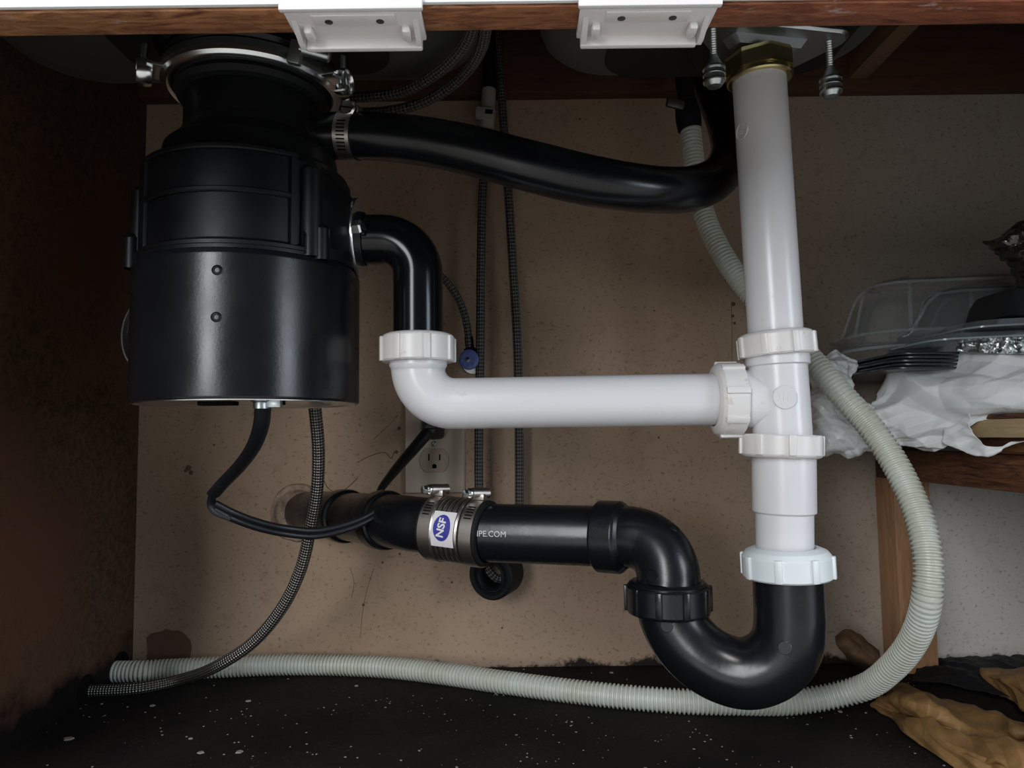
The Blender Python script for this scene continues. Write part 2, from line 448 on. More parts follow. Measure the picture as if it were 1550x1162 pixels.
# face frame: top rail (wood underside, white front) and stiles beyond the view
b = MB(); b.box(((XL + XR) / 2, YF + 10.5, 452 + 146), (XR - XL + 80, 18, 292), bev=.8); rail = struct(b.build('trim_1', M_rail))
b = MB(); b.box(((XL + XR) / 2, YF - .2, 453 + 146), (XR - XL + 80, 2.4, 292), bev=.6); b.build('painted_face', M_white_paint, rail)
b = MB(); b.box((XR + 20, YF + 9.5, 226), (40, 19, 452), bev=.8); struct(b.build('trim_2', M_white_paint))
# nailer along the back wall, and the cleat running to the front
zb = P(760, 141, 818).z
b = MB(); b.box(((XL + XR) / 2, 827, (zb + ZT) / 2), (XR - XL, 19.5, ZT - zb), bev=.8); struct(b.build('trim_3', M_nailer))
b = MB(); b.box((414, 570, zb + 12 + 45), (22, 494, 90), bev=.8); struct(b.build('trim_4', M_cleat))
# wear on the back wall: peeled patch, cracks, nail holes, plaster round the pipe hole
def wallpoly(pxs, name, m, t=.5, dy=0):
    mb = MB(); c = [P(x, y, YB - dy) for x, y in pxs]
    mb.loft([[p for p in c], [p + V((0, -t, 0)) for p in c]]); return mb.build(name, m, wall_back)
random.seed(4)
edge = [(222, 1003), (224, 985), (223, 965), (227, 958), (236, 957), (245, 955), (252, 952), (262, 953), (270, 953), (276, 957), (283, 962), (288, 968), (290, 980), (288, 992), (289, 1003), (270, 1006), (245, 1005)]
wallpoly([(x + random.uniform(-1, 1), y + random.uniform(-1, 1)) for x, y in edge], 'bare_patch', M_bare)
def crack(pxs, r=.7):
    mb = MB(); mb.sweep([P(x, y, YB - .0) + V((0, 0, 1.6 * noise.noise(V((x * .21, y * .2, 1))))) for x, y in pxs], r * .55, 6, 2); return mb.build('crack', M_crack, wall_back)
crack([(490, 727), (497, 738), (507, 745), (520, 742), (532, 733), (541, 723)], .9)
crack([(540, 700), (560, 690), (583, 684), (592, 693), (597, 684)], .8)
crack([(565, 665), (588, 642), (603, 628)], .5)
crack([(421, 785), (424, 765), (435, 750), (450, 745), (468, 745)], 1.6)
crack([(530, 860), (536, 880), (532, 905)], .5); crack([(566, 860), (556, 890), (550, 920), (545, 965)], .5)
crack([(722, 262), (722, 285), (721, 330)], .5); crack([(1107, 455), (1108, 490), (1108, 540), (1107, 580)], .6)
for (x, y, r) in [(285, 708, 5), (289, 715, 4), (281, 712, 3), (324, 673, 2), (1110, 460, 4), (1109, 478, 3), (1112, 489, 2.5), (604, 648, 3), (550, 915, 2.5), (684, 881, 2), (878, 180, 2), (579, 851, 2), (605, 838, 2), (600, 684, 3), (997, 662, 2), (840, 590, 1.6), (560, 1000, 2), (990, 470, 1.6), (760, 950, 1.8)]:
    mb = MB(); c = P(x, y, YB); mb.lathe([(r * .7, 0), (r * .55, .5), (.1, .6)], frame(c, (0, -1, 0)), 9); mb.build('nail_hole', M_crack, wall_back)
# irregular broken plaster round the waste pipe
cc = P(452, 776, YB); mb = MB(); rings = []
for rr_, h in ((34, 0), (32, 3.5), (27, 4.5), (24, 2)):
    rings.append([cc + V(((rr_ + 2.5 * noise.noise(V((math.cos(a) * 2, math.sin(a) * 2, rr_ * .1)))) * math.cos(a), -h, (rr_ + 3 * noise.noise(V((math.cos(a) * 2, math.sin(a) * 2, 5)))) * math.sin(a))) for a in [2 * math.pi * i / 40 for i in range(40)]])
mb.loft(rings); mb.build('plaster_patch', M_plaster, wall_back)
# pipe chases low in the left side
for c, r in ((F(165, 1013, 11), 17), (V((XL, F(165, 1048, 8).y, 9)), 15)):
    mb = MB(); mb.lathe([(r, 0), (r, .6), (.1, .6)], frame((XL, c.y, c.z + 2), (1, 0, 0)), 20); mb.build('chase_hole', M_void, wall_left)

# ------------------------------------------------------------------ sink with two bowls
SZ = 566
sink = thing('sink', (-65, 460, SZ), 'stainless steel double bowl sink seen from underneath behind the top rail', 'sink')
def bowl(x0, x1, y0, y1):
    cx, cy, wd, hd = (x0 + x1) / 2, (y0 + y1) / 2, x1 - x0, y1 - y0
    rings = []
    for ins, z in ((60, SZ), (22, SZ + .2), (12, SZ + 3), (5, SZ + 9), (1, SZ + 18), (0, SZ + 30), (-6, SZ + 172)):
        rings.append([V((cx + x, cy + y, z)) for x, y in rrect(wd - 2 * ins, hd - 2 * ins, max(4, 62 - ins), 8)])
    mb = MB(); mb.loft(rings, True, True, False); return mb.build('bowl', M_sink, sink)
bl = bowl(-395, -20, 335, 603); br = bowl(24, 290, 335, 600)
def pad(x0, x1, y0, y1, par):
    mb = MB(); mb.prism([((x0 + x1) / 2 + x, (y0 + y1) / 2 + y) for x, y in rrect(x1 - x0, y1 - y0, 28, 6)], 2.2, T(0, 0, SZ - 2.2), .6); mb.build('sound_pad', M_pad, par)
pad(-300, -94, 400, 572, bl); pad(78, 262, 400, 582, br)
b = MB(); b.box((-52, 468, SZ + 172), (720, 300, 5), bev=1); b.build('rim', M_sink, sink)

# ------------------------------------------------------------------ garbage disposer
DX, DY = -196.0, 531.0
D = T(DX, DY, 0)
disp = thing('garbage_disposal', (DX, DY, 288), 'black garbage disposal unit hanging under the left sink bowl', 'garbage disposal')
b = MB(); b.lathe([(77, 290), (79.3, 289.5), (80.2, 291), (80.2, 384), (79.5, 387), (78, 388), (60, 388)], D, 96, caps=False); can = b.build('motor_can', M_can, disp)
b = MB(); b.lathe([(.1, 291.5), (60, 291.5), (66, 290), (74, 290), (77, 289), (77.6, 291.5)], D, 64, caps=False); bp = b.build('bottom_plate', M_chrome, disp)
for px, w_ in ((318, 14), (345, 12), (412, 16)):
    b = MB(); q = P(px, 608, 500); b.box((q.x, q.y, 289), (w_, 10, 3), bev=.5); b.build('vent_slot', M_void, bp)
q = P(396, 610, 478); b = MB(); b.lathe([(7, 0), (7, 4), (5.5, 5), (5.5, 9)], frame((q.x, q.y, 293), (0, 0, -1)), 24); b.box((q.x + 9, q.y, 287.5), (9, 6, 6), bev=1); b.build('strain_relief', M_zinc, disp)
for py in (409, 480):
    q = P(325, py, DY); d = V((math.sin(R(5.5)), -math.cos(R(5.5)), 0))
    z = P(325, py, 452).z
    b = MB(); o_ = V((DX, DY, z)) + d * 79.9
    b.lathe([(4.6, -.3), (3.2, .4), (2.4, .9), (1.7, 1.0), (1.4, .1), (.1, .0)], frame(o_, d), 16, caps=False); b.build('rivet_dimple', M_house, can)
# upper housing: drum, shoulder, neck
b = MB(); b.lathe([(78, 387), (78, 391), (74, 394), (73, 396), (73, 455), (71, 459), (64, 465), (62, 477), (52, 487), (49, 494), (49, 522), (52, 526), (52, 536), (40, 536)], D, 96, caps=False); hou = b.build('upper_housing', M_house, disp)
def arc_rib(z, r0, r1, t, a0, a1):
    mb = MB(); mb.torus_like([(r0, z - t), (r1 - .8, z - t), (r1, z - t + .8), (r1, z + t - .8), (r1 - .8, z + t), (r0, z + t)], D, 48, a0 - 90, a1 - 90); return mb.build('housing_rib', M_house, hou)
for z in (457, 428): arc_rib(z, 71, 76.0, 1.8, -57, 43)
arc_rib(392, 72, 78.5, 2.0, -60, 72)
for a in (-57, -47, 41):
    mb = MB(); mb.torus_like([(72, 392), (76.3, 392), (76.3, 455), (72, 455)], D, 4, a - 90 - 1.6, a - 90 + 1.6); mb.build('housing_rib', M_house, hou)
def azp(a, r, z): return V((DX + r * math.sin(R(a)), DY - r * math.cos(R(a)), z))
for a, r, top in ((52, 74, 452), (-72, 74, 446)):
    mb = MB(); mb.lathe([(8.5, 388), (8.5, top - 3), (6, top), (.1, top)], T(*azp(a, r, 0)), 20, caps=False); mb.build('screw_column', M_house, hou)
    mb = MB(); mb.lathe([(5.5, 386), (5.5, 408), (3.5, 411), (.1, 411)], T(*azp(a + 3, r + 6, 0)), 16, caps=False); mb.build('screw_boss', M_house, hou)
for a in (47, 60, 66):
    mb = MB(); mb.torus_like([(72, 389), (79, 389), (79, 402), (76, 407), (72, 407)], D, 4, a - 90 - 1.1, a - 90 + 1.1); mb.build('housing_rib', M_house, hou)
# rounded grinding-chamber lobe on the discharge side
mb = MB(); mb.lathe([(70, 389), (80, 389), (82, 396), (82, 430), (79, 442), (72, 451), (60, 456)], D, 40, -38, 62, caps=False); mb.build('chamber_lobe', M_house, hou)
ec = P(556, 363, 535); ez = ec.z
mb = MB(); mb.lathe([(27, 40), (25, 62), (22, 78), (20, 86), (20, ec.x - DX - 10)], frame((DX, DY + 2, ez), (1, 0, 0)), 40, caps=False); mb.build('discharge_port', M_house, hou)
# oval zinc flange clamping the elbow, with bolt
fx = P(541, 362, 532).x
fm = frame((fx, 531, ez), V((1, -.10, 0)), (0, -.22, 1))
mb = MB(); mb.prism([(x, y) for x, y in [(30 * math.cos(a), 21.5 * math.sin(a)) for a in [2 * math.pi * i / 40 for i in range(40)]]], 3.0, fm, .6)
fl = mb.build('discharge_flange', M_chrome, disp)
bp_ = P(536, 345, 512)
mb = MB(); mb.lathe([(5.6, 0), (5.6, 6), (4.8, 7.2), (.1, 7.2)], frame((fx + 2, bp_.y, bp_.z), (1, -.3, 0)), 6, caps=True); mb.box((0, 0, 7.0), (9, 1.4, .8), frame((fx + 2, bp_.y, bp_.z), (1, -.3, 0))); mb.build('bolt', M_chrome, fl)
# dishwasher inlet spout
sp0 = P(452, 206, 527); sp1 = P(512, 206, 523)
mb = MB(); L = (sp1 - sp0).length; mb.lathe([(16, -12), (15, 8), (13.5, 14), (12.5, L)], frame(sp0, sp1 - sp0), 28); mb.build('dishwasher_inlet', M_house, disp)
# mounting: gasket, ring with rolled lip, hooked ears, screws
b = MB(); b.lathe([(47, 518), (54, 519), (56, 523), (54, 527), (56, 530), (54, 534), (50, 536)], D, 64, caps=False); b.build('neck_gasket', M_matte, disp)
b = MB(); b.torus_like([(55, 534), (56, 529), (58, 526.3), (60.5, 525.2), (63, 526), (65, 528.4), (65.6, 531.5), (65, 537), (61, 540), (52, 540)], D, 96); ring = b.build('mounting_ring', M_chrome, disp)
b = MB(); b.lathe([(56, 539), (62, 540), (64, 543), (62, 549), (70, 556), (68, 562), (60, 563.6), (.1, 563.6)], D, 64); b.build('sink_flange', M_house, disp)
for a in (76, 196, -60):
    c_ = azp(a, 67, 533); rad = V((math.sin(R(a)), -math.cos(R(a)), 0)); tn = V((math.cos(R(a)), math.sin(R(a)), 0))
    mb = MB(); mb.box((0, 0, 0), (24, 14, 3), frame(c_ + V((0, 0, -3)), (0, 0, 1), tn), .8)
    mb.box((0, 6, 6), (22, 2.6, 16), frame(c_ + V((0, 0, -3)), (0, 0, 1), tn), .8); ear = mb.build('ear', M_chrome, ring)
    mb = MB(); o_ = c_ + rad * 8 + V((0, 0, -6))
    arc = [o_ + tn * (9 * math.cos(t)) + rad * 0 + V((0, 0, 9 * math.sin(t))) for t in [R(-120 + 30 * i) for i in range(10)]]
    mb.sweep(arc, 1.8, 8, 2, flat=(5, 1.1, tuple(rad))); mb.build('ear_hook', M_chrome, ring)
    mb = MB(); mb.lathe([(2.6, 0), (2.6, 22)], T(*(o_ + V((0, 0, -2)))), 12); mb.lathe([(4.6, -5), (5.2, -3), (5.2, -1), (2.6, 0)], T(*(o_ + V((0, 0, -2)))), 12); mb.build('mounting_screw', M_chrome, ring)
# blue-zinc latch bolt on the front right of the ring
c_ = P(448, 80, 475); mb = MB(); mb.box((0, 0, 0), (9, 6, 16), frame(c_, (.25, -.1, 1)), .8); mb.lathe([(4, 0), (4, 20), (3, 21)], frame(c_ + V((3, 0, 3)), (1, .1, -.25)), 16); mb.build('latch_bolt', M_zinc, ring)

# ------------------------------------------------------------------ pipes
def bendpath(a, corner, c, r, n=10):
    """straight - round bend - straight, evenly dense"""
    d1 = (a - corner).normalized(); d2 = (c - corner).normalized()
    ang = d1.angle(d2); t = r / math.tan(ang / 2)
    p1 = corner + d1 * t; p2 = corner + d2 * t
    bis = (d1 + d2).normalized(); cen = corner + bis * (r / math.sin(ang / 2))
    v1 = p1 - cen; v2 = p2 - cen; out = [a.lerp(p1, i / 6) for i in range(6)]
    tot = v1.angle(v2); ax = v1.cross(v2).normalized()
    for i in range(n + 1): out.append(cen + Matrix.Rotation(tot * i / n, 3, ax) @ v1)
    out += [p2.lerp(c, i / 6) for i in range(1, 7)]
    return out
def tube(mb, path, r, segs=40, step=2.5): mb.sweep(path, r, segs, step, smooth=False); return mb
YV = 535
ea = P(543, 363, 534); eco = V((P(633, 430, YV).x, 534, ea.z)); eb = V((eco.x, 534, P(633, 530, YV).z))
b = MB(); tube(b, bendpath(ea, eco, eb, 27), 18.8)
tag(b.build('discharge_elbow', M_elbow), 'glossy black bent discharge tube leaving the side of the garbage disposal', 'pipe')
def slip_nut(c, ax, ro, ri, h, m, label, nl=8, phase=0, chamfer=3, flange=True):
    M = frame(c, ax); mb = MB()
    mb.torus_like([(ri, -h/2), (ro - 1.2, -h/2), (ro, -h/2 + 1.2), (ro, h/2 - chamfer), (ro - chamfer * .5, h/2 - chamfer * .35), (ro - chamfer * 1.3, h/2), (ri, h/2)], M, 64)
    root = mb.build('slip_nut', m); tag(root, label, 'pipe nut')
    for i in range(nl):
        a = 2 * math.pi * i / nl + phase
        q = MB(); q.box((ro - .1, 0, -chamfer * .35), (3.4, 5.0, h - chamfer * .9), M @ Matrix.Rotation(a, 4, 'Z'), .7)
        q.build('grip_lug', m, root)
    return root
# white elbow arm
nutc = P(632, 527, 534); nutc = V((eco.x, 534, nutc.z))
slip_nut(nutc, (0, 0, 1), 27.5, 19, 21, M_nut, 'white slip nut under the black discharge elbow, left end of the horizontal pipe', phase=.35)
wz = P(880, 608, 530).z
a_ = V((eco.x, 534, nutc.z - 6)); cr = V((eco.x, 534, wz)); e_ = V((P(1120, 607, 522).x, 524, wz + .5))
b = MB(); b.sweep(bendpath(a_, cr, e_, 27, 14), [20.2] * 6 + [20.2 - 1.2 * i / 14 for i in range(15)] + [19.0] * 6, 48, 2)
b.lathe([(19.2, 6), (21.6, 5), (21.6, -7.5), (20.6, -9), (20.2, -11), (18.6, -13)], T(a_.x, 534, a_.z), 48, caps=False)
tag(b.build('elbow_arm', M_pvc), 'long horizontal white plastic drain pipe with a bent left end', 'pipe')
nc = P(1100, 607, 523); nc = V((nc.x, 523.5, wz))
slip_nut(nc, (-1, .02, 0), 27, 19.4, 20, M_nut, 'white slip nut on the right end of the horizontal pipe, entering the tee', phase=.2, chamfer=4)
# tee: leaning down with the tailpiece
TY = 516
t0 = P(1176, 540, TY); t1 = P(1184, 662, TY); tax = (t1 - t0).normalized()
tee = thing('tee_fitting', t1, 'white plastic tee joining the horizontal pipe with the vertical tailpiece', 'pipe fitting')
b = MB(); Lt = (t1 - t0).length
b.lathe([(22.5, -6), (22.5, 6), (20.6, 7), (20.6, Lt + 4)], frame(t0, tax), 56); b.build('body', M_pvc, tee)
bc = t0.lerp(t1, .56); bs = nc + V((8, 0, 0))
b = MB(); Lb = (bc - bs).length; b.lathe([(22, 0), (22, 6), (20.5, 8), (20.5, Lb * .55), (20.2, Lb)], frame(bs, bc - bs), 48); b.build('branch', M_pvc, tee)
bo = bc + V((-.19, -.98, .0)).normalized() * 20.4; bo.z = P(1187, 601, TY - 20).z
b = MB(); b.lathe([(8.3, -2), (8.3, .8), (7.8, 1.2), (.1, 1.2)], frame(bo, (-.19, -.98, .0)), 32, caps=False); bos = b.build('round_boss', M_pvc, tee)
def textmesh(s, size, bold=0):
    c = bpy.data.curves.new('t', 'FONT'); c.body = s; c.size = size; c.align_x = 'CENTER'; c.align_y = 'CENTER'; c.resolution_u = 3; c.offset = size * bold
    o = bpy.data.objects.new('t', c); col.objects.link(o)
    me = bpy.data.meshes.new_from_object(o); bpy.data.objects.remove(o); bpy.data.curves.remove(c)
    g = MB(); vs_ = [v.co.copy() for v in me.vertices]; fs = [list(p.vertices) for p in me.polygons]; bpy.data.meshes.remove(me)
    return vs_, fs
def put_text(s, size, fn, name, m, parent, bold=0):
    vs_, fs = textmesh(s, size, bold); g = MB()
    nv = [g.bm.verts.new(fn(v.x, v.y, 0)) for v in vs_]
    for f in fs: g.face([nv[i] for i in f])
    return g.build(name, m, parent, smooth=False)
# faint moulded marks on the boss
bm_ = frame(bo, (-.19, -.98, .0), (.3, .1, 1))
for yy in (-2.6, .3, 3.0):
    g = MB(); g.box((0, yy, 1.35), (6 - abs(yy), .8, .35), bm_); g.build('moulded_mark', M_nut, bos)
# tailpiece
tp0 = P(1149, 118, 516); tp1 = P(1175, 525, 516)
tp = thing('tailpiece', tp1, 'tall vertical white plastic tailpiece tube under the right sink drain', 'pipe')
b = MB(); tube(b, [tp0.lerp(tp1, i / 8) for i in range(9)], 19.3, 56, 10); b.build('tube', M_pvc, tp)
axp = tp0.lerp(tp1, .215); nm_ = V((-.93, -.36, .0)).normalized(); oc = axp + nm_ * 19.1; g = MB(); g.torus_like([(5.6, -1), (6.3, -1), (6.3, .3), (5.6, .3)], frame(oc, nm_), 28); g.box((0, 0, .3), (5, .6, .4), frame(oc, nm_));  g.box((0, 2, .3), (4, .6, .4), frame(oc, nm_)); g.build('moulded_mark', M_nut, tp)
slip_nut(P(1174.5, 521, TY), (-.06, 0, 1), 26.6, 19.6, 17.5, M_nut, 'upper white slip nut where the tall tailpiece meets the tee', phase=.15)
slip_nut(P(1182.5, 675, TY), (-.04, 0, -1), 28.2, 20.8, 16.5, M_nut, 'middle white slip nut directly under the tee', phase=.1, chamfer=2.5)
# adapter below the tee
ad0 = P(1186, 685, TY); ad1 = P(1188, 846, TY); La = (ad1 - ad0).length
def zl(py): return (P(1186, py, TY) - ad0).length
b = MB(); b.lathe([(21.6, 0), (22, 3), (21.8, zl(774)), (20.8, zl(776)), (19.8, zl(777)), (19.6, La)], frame(ad0, ad1 - ad0), 56)
tag(b.build('drain_adapter', M_pvc), 'short stepped white plastic adapter between the lower two white nuts', 'pipe')
slip_nut(P(1191, 850, 514), (-.02, 0, 1), 30.5, 20.2, 21, M_nut2, 'large bluish white slip nut on top of the black P-trap', phase=.25, chamfer=6)
# P-trap
j0 = P(1193, 866, 514); j1 = P(1195, 935, 513)
cz = P(1120, 1018, 520)
left_top = P(1011, 905, 545)
Jc = [j0, j0.lerp(j1, .35), j0.lerp(j1, .7), j1, P(1190, 975, 514), P(1168, 1004, 517), P(1130, 1018, 522), P(1092, 1010, 528), P(1056, 988, 534), P(1029, 957, 540), P(1014, 925, 544), left_top, left_top + V((0, 0, 6))]
b = MB(); b.sweep(Jc, 24.2, 56, 2)
trap = b.build('p_trap', M_abs); tag(trap, 'black plastic U-shaped trap bend below the white pipes', 'drain trap')
for px, py, Y, d in ((1191, 968, 490, (.1, -1, .1)), (1007, 944, 521, (-.2, -1, .25))):
    pass
def boss(path, px, py, par, axr=24.2):
    """round mould mark on the tube surface facing the eye"""
    d = ray(px, py).normalized(); best = None
    dense = catmull(path, 20)
    for i in range(len(dense) - 1):
        p = dense[i]; t = (dense[i + 1] - p).normalized()
        # nearest approach of the eye ray to the axis point
        s = (p - EYE).dot(d); q = EYE + d * s; e = (q - p).length
        if best is None or e < best[0]: best = (e, p, t)
    e, p, t = best
    off = (EYE + d * ((p - EYE).dot(d))) - p; off -= t * off.dot(t)
    side = -d + t * d.dot(t); side.normalize(); off -= side * off.dot(side)
    k_ = min(off.length / axr, .95); n_ = (off.normalized() * k_ if off.length > 1e-3 else V((0, 0, 0))) + side * math.sqrt(1 - k_ * k_)
    g = MB(); g.lathe([(4.6, -1.5), (4.6, .05), (4.3, .3), (.1, .3)], frame(p + n_ * axr, n_), 28, caps=False); g.build('mould_mark', M_abs, par)
boss(Jc, 1191, 968, trap); boss(Jc, 1008, 944, trap)
lt = left_top
nutb = slip_nut(P(1011, 906, 545), (0, 0, -1), 31, 24.6, 21, M_abs, 'black ribbed union nut between the trap bend and the black elbow', nl=10, phase=.1, chamfer=2.5)
# trap elbow rising then turning left to the hub
hub = P(925, 812, 580)
El = [lt + V((0, 0, 4)), P(1012, 884, 547), P(1010, 862, 550), P(1000, 838, 556), P(980, 820, 564), P(955, 812, 571), hub, P(908, 811, 584)]
te = thing('trap_elbow', lt, 'black plastic elbow rising out of the trap union nut and turning left', 'pipe fitting')
b = MB(); b.sweep(El, 23.8, 56, 2); bend = b.build('bend', M_abs, te)
hd = (P(905, 811, 585) - hub).normalized()
b = MB(); b.lathe([(23.8, -14), (27.5, -10), (28.6, -8), (28.6, 9), (27.5, 10.5), (24.2, 10.5)], frame(hub, hd), 56, caps=False); b.build('hub', M_abs, te)
b = MB(); b.torus_like([(20, -14), (29, -14), (29, 1), (27, 2.6), (20, 3)], frame(P(1011, 884, 546.5), (0, 0, 1)), 48); b.build('collar', M_abs, te)
boss(El, 988, 874, bend, 23.8); boss(El, 938, 822, bend, 23.8); boss(El, 1026, 803, bend, 23.8)
# waste arm pipe
w0 = P(912, 811, 584); w1 = P(712, 805, 612); w2 = P(625, 792, 640)
wa = thing('waste_pipe', w1, 'straight black waste pipe between the black elbow and the metal banded coupling', 'pipe')
wd_ = (w1 - w0).normalized(); Lw = (w1 - w0).length
b = MB(); b.lathe([(24.1, 0), (24.1, Lw)], frame(w0, wd_), 56); b.build('tube', M_abs, wa)
g = MB(); g.torus_like([(24, 3), (25.4, 3.6), (25, 6), (24, 7)], frame(w0, wd_), 40); g.build('solvent_bead', M_elbow, wa)
tm = frame(w1, -wd_, (0, 0, 1))   # z along the pipe to the right
def cyl_map(M, r, ang0, along0):
    def fn(x, y, z):
        a = ang0 + y / r; return M @ V((r * math.cos(a), r * math.sin(a), along0 + x))
    return fn
# angle pointing at the eye
lc = M_inv = tm.inverted() @ EYE; aeye = math.atan2(lc.y, lc.x)
sgn = 1
def cyl_map2(M, r, ang0, along0, s):
    def fn(x, y, z):
        a = ang0 + s * y / r; return M @ V((r * math.cos(a), r * math.sin(a), along0 + x))
    return fn
tst = (tm @ V((24 * math.cos(aeye + .1), 24 * math.sin(aeye + .1), 0))).z - (tm @ V((24 * math.cos(aeye - .1), 24 * math.sin(aeye - .1), 0))).z
sgn = 1 if tst > 0 else -1
put_text('IPE.COM', 6.6, cyl_map2(tm, 24.4, aeye - sgn * .05, 25.5, sgn), 'lettering', M_print, wa)
# shielded coupling with two worm clamps and label
ca = P(655, 797, 628); cb = P(738, 807, 606); cdx = (ca - cb).normalized(); Lc = (ca - cb).length
cpl = thing('pipe_coupling', ca, 'stainless banded rubber coupling with two screw clamps and a white NSF label', 'pipe coupling')
CM = frame(cb, cdx, (0, 0, 1))
b = MB(); b.lathe([(24, -1.5), (27, -1), (27, Lc + 1), (24, Lc + 1.5)], CM, 56, caps=False); b.build('rubber_sleeve', M_matte, cpl)
b = MB(); b.lathe([(27.3 + .45 * math.sin(i * 1.1), 2 + (Lc - 4) * i / 60) for i in range(61)], CM, 56, caps=False); b.build('steel_shield', M_steel, cpl)
cl = CM.inverted() @ EYE; ac = math.atan2(cl.y, cl.x)
tst = (CM @ V((24 * math.cos(ac + .1), 24 * math.sin(ac + .1), 0))).z - (CM @ V((24 * math.cos(ac - .1), 24 * math.sin(ac - .1), 0))).z
cs = 1 if tst > 0 else -1
zup = math.atan2((CM.inverted().to_3x3() @ V((0, 0, 1))).y, (CM.inverted().to_3x3() @ V((0, 0, 1))).x)
for s_ in (7.0, Lc - 7.0):
    mb = MB(); mb.torus_like([(27.5, s_ - 5.5), (28.6, s_ - 5.5), (28.6, s_ + 5.5), (27.5, s_ + 5.5)], CM, 64); bd = mb.build('clamp_band', M_steel, cpl)
    tp_ = CM @ V((31.5 * math.cos(zup - cs * .12), 31.5 * math.sin(zup - cs * .12), s_)); n_ = V((0, 0, 1)); tdir = cdx.cross(n_).normalized()
    if tdir.y > 0: tdir = -tdir
    ax_ = (tdir * .75 + V((-.75, 0, .05))).normalized()
    mb = MB(); mb.box((0, 0, -1), (11, 8, 5), frame(tp_, n_, cdx), .8); mb.lathe([(4.6, -8), (4.6, 8)], frame(tp_ + V((0, 0, 2)), ax_), 20); mb.build('screw_housing', M_steel, bd)
    mb = MB(); mb.lathe([(3, 6), (3, 9), (4.4, 9), (4.4, 11), (3.6, 12.2)], frame(tp_ + V((0, 0, 2)), ax_), 20); mb.lathe([(3.7, 12), (3.7, 15.5), (2.6, 16.5)], frame(tp_ + V((0, 0, 2)), ax_), 6); mb.build('hex_screw', M_chrome, bd)
    for i in range(5):
        g = MB(); a = ac + cs * (.75 - i * .1)
        g.box((0, 0, 0), (.5, .9, 6.5), CM @ Matrix.Rotation(a, 4, 'Z') @ T(28.7, 0, s_), 0); g.build('band_slot', M_void, bd)
lz = Lc * .53
def lab(u, v, r): a = ac + cs * v / r; return CM @ V((r * math.cos(a), r * math.sin(a), lz - u))
g = MB(); g.loft([[lab(-10.5 + 21 * i / 8, -16 + 30 * j / 20, 28.0) for i in range(9)] for j in range(21)], closed=False); labo = g.build('label', M_label, cpl)
g = MB(); ctr = g.bm.verts.new(lab(-.5, 0, 28.35)); rg = []
prev = [g.bm.verts.new(lab(-.5 + 2 * math.cos(t), 2.8 * math.sin(t), 28.35)) for t in [2 * math.pi * i / 32 for i in range(32)]]
for i in range(32): g.face([ctr, prev[i], prev[(i + 1) % 32]])
for kx in (4, 6, 8):
    cur = [g.bm.verts.new(lab(-.5 + kx * math.cos(t), 1.38 * kx * math.sin(t), 28.35)) for t in [2 * math.pi * i / 32 for i in range(32)]]
    for i in range(32): g.face([prev[i], cur[i], cur[(i + 1) % 32], prev[(i + 1) % 32]])
    prev = cur
g.build('logo_disc', M_ink, labo)
def nsf(x, y, z):
    t = R(84); u = x * math.cos(t) - y * math.sin(t); v = x * math.sin(t) + y * math.cos(t)
    return lab(u - .6, v, 28.75)
put_text('NSF', 9.5, nsf, 'lettering', M_label, labo, .03)
# stub and wall elbow behind the coupling
q0 = P(672, 798, 626); q1 = P(622, 792, 642); q2 = P(585, 787, 668); q3 = P(540, 783, 720); q4 = P(490, 777, 790); q5 = P(462, 775, 845)
ws = thing('wall_elbow', q3, 'black waste fitting curving from the metal coupling into the wall hole', 'pipe fitting')
b = MB(); b.sweep([q0, q0.lerp(q1, .5), q1, q2, q3, q4, q5], 24.1, 48, 3); b.build('tube', M_abs, ws)
for pa, pb, L in ((q1.lerp(q2, .8), q2.lerp(q3, .3), 10), (q3, q4.lerp(q3, .3), 10)):
    c_ = (pa + pb) / 2; mb = MB(); mb.torus_like([(23.5, -L), (26.5, -L + 1.5), (27.4, -L + 4), (27.4, L - 3), (26, L - 1), (23.5, L)], frame(c_, pb - pa), 48); mb.build('hub', M_abs, ws)

# ------------------------------------------------------------------ right drain: plate, brass nut, thumb screws
dc = P(1148, 106, 516); dzp = P(1150, 82, 516).z
drain = thing('drain_strainer', (dc.x, 516, dc.z - 10), 'zinc clamping plate with brass nut holding the right sink drain', 'sink drain')
b = MB(); b.lathe([(22.5, 0), (23.5, 1), (23.5, 3.5), (21.5, 5)], frame((dc.x + .5, 516, dc.z - 9), (-.04, 0, 1)), 40, caps=True)
b.lathe([(25.5, 4), (26, 6), (26, 15), (25, 18)], frame((dc.x + .5, 516, dc.z - 9), (-.04, 0, 1)), 8); b.build('brass_nut', M_brass, drain)
# three-cornered dished plate
cx_, cy_ = dc.x + 2, 516
ang = [R(-150), R(-8), R(76)]; lobes = [V((cx_ + 49 * math.cos(a), cy_ + 49 * math.sin(a))) for a in ang]
outl = []
for i, a in enumerate(ang):
    c2 = lobes[i]
    for k_ in range(-5, 6): outl.append(c2 + V((math.cos(a + k_ * .21), math.sin(a + k_ * .21))) * 13)
cen = V((cx_, cy_)); zp = dzp + 5
def ringo(f, z): return [V((*(cen + (p - cen) * f), z)) for p in outl]
def ringc(r, z): return [V((cx_ + (p - cen).normalized().x * r, cy_ + (p - cen).normalized().y * r, z)) for p in outl]
mb = MB(); mb.loft([ringo(1, zp + 4), ringo(1.01, zp + 2), ringo(.97, zp), ringc(33, zp), ringc(28, zp - 6), ringc(22, zp - 7), ringc(22, zp + 3)], True, False, False); mb.build('clamp_plate', M_zinc, drain)
b = MB(); b.lathe([(50, zp + 3), (54, zp + 5), (54, SZ - 2.3), (.1, SZ - 2.3)], T(cx_, cy_, 0), 64); b.build('gasket', M_matte, drain)
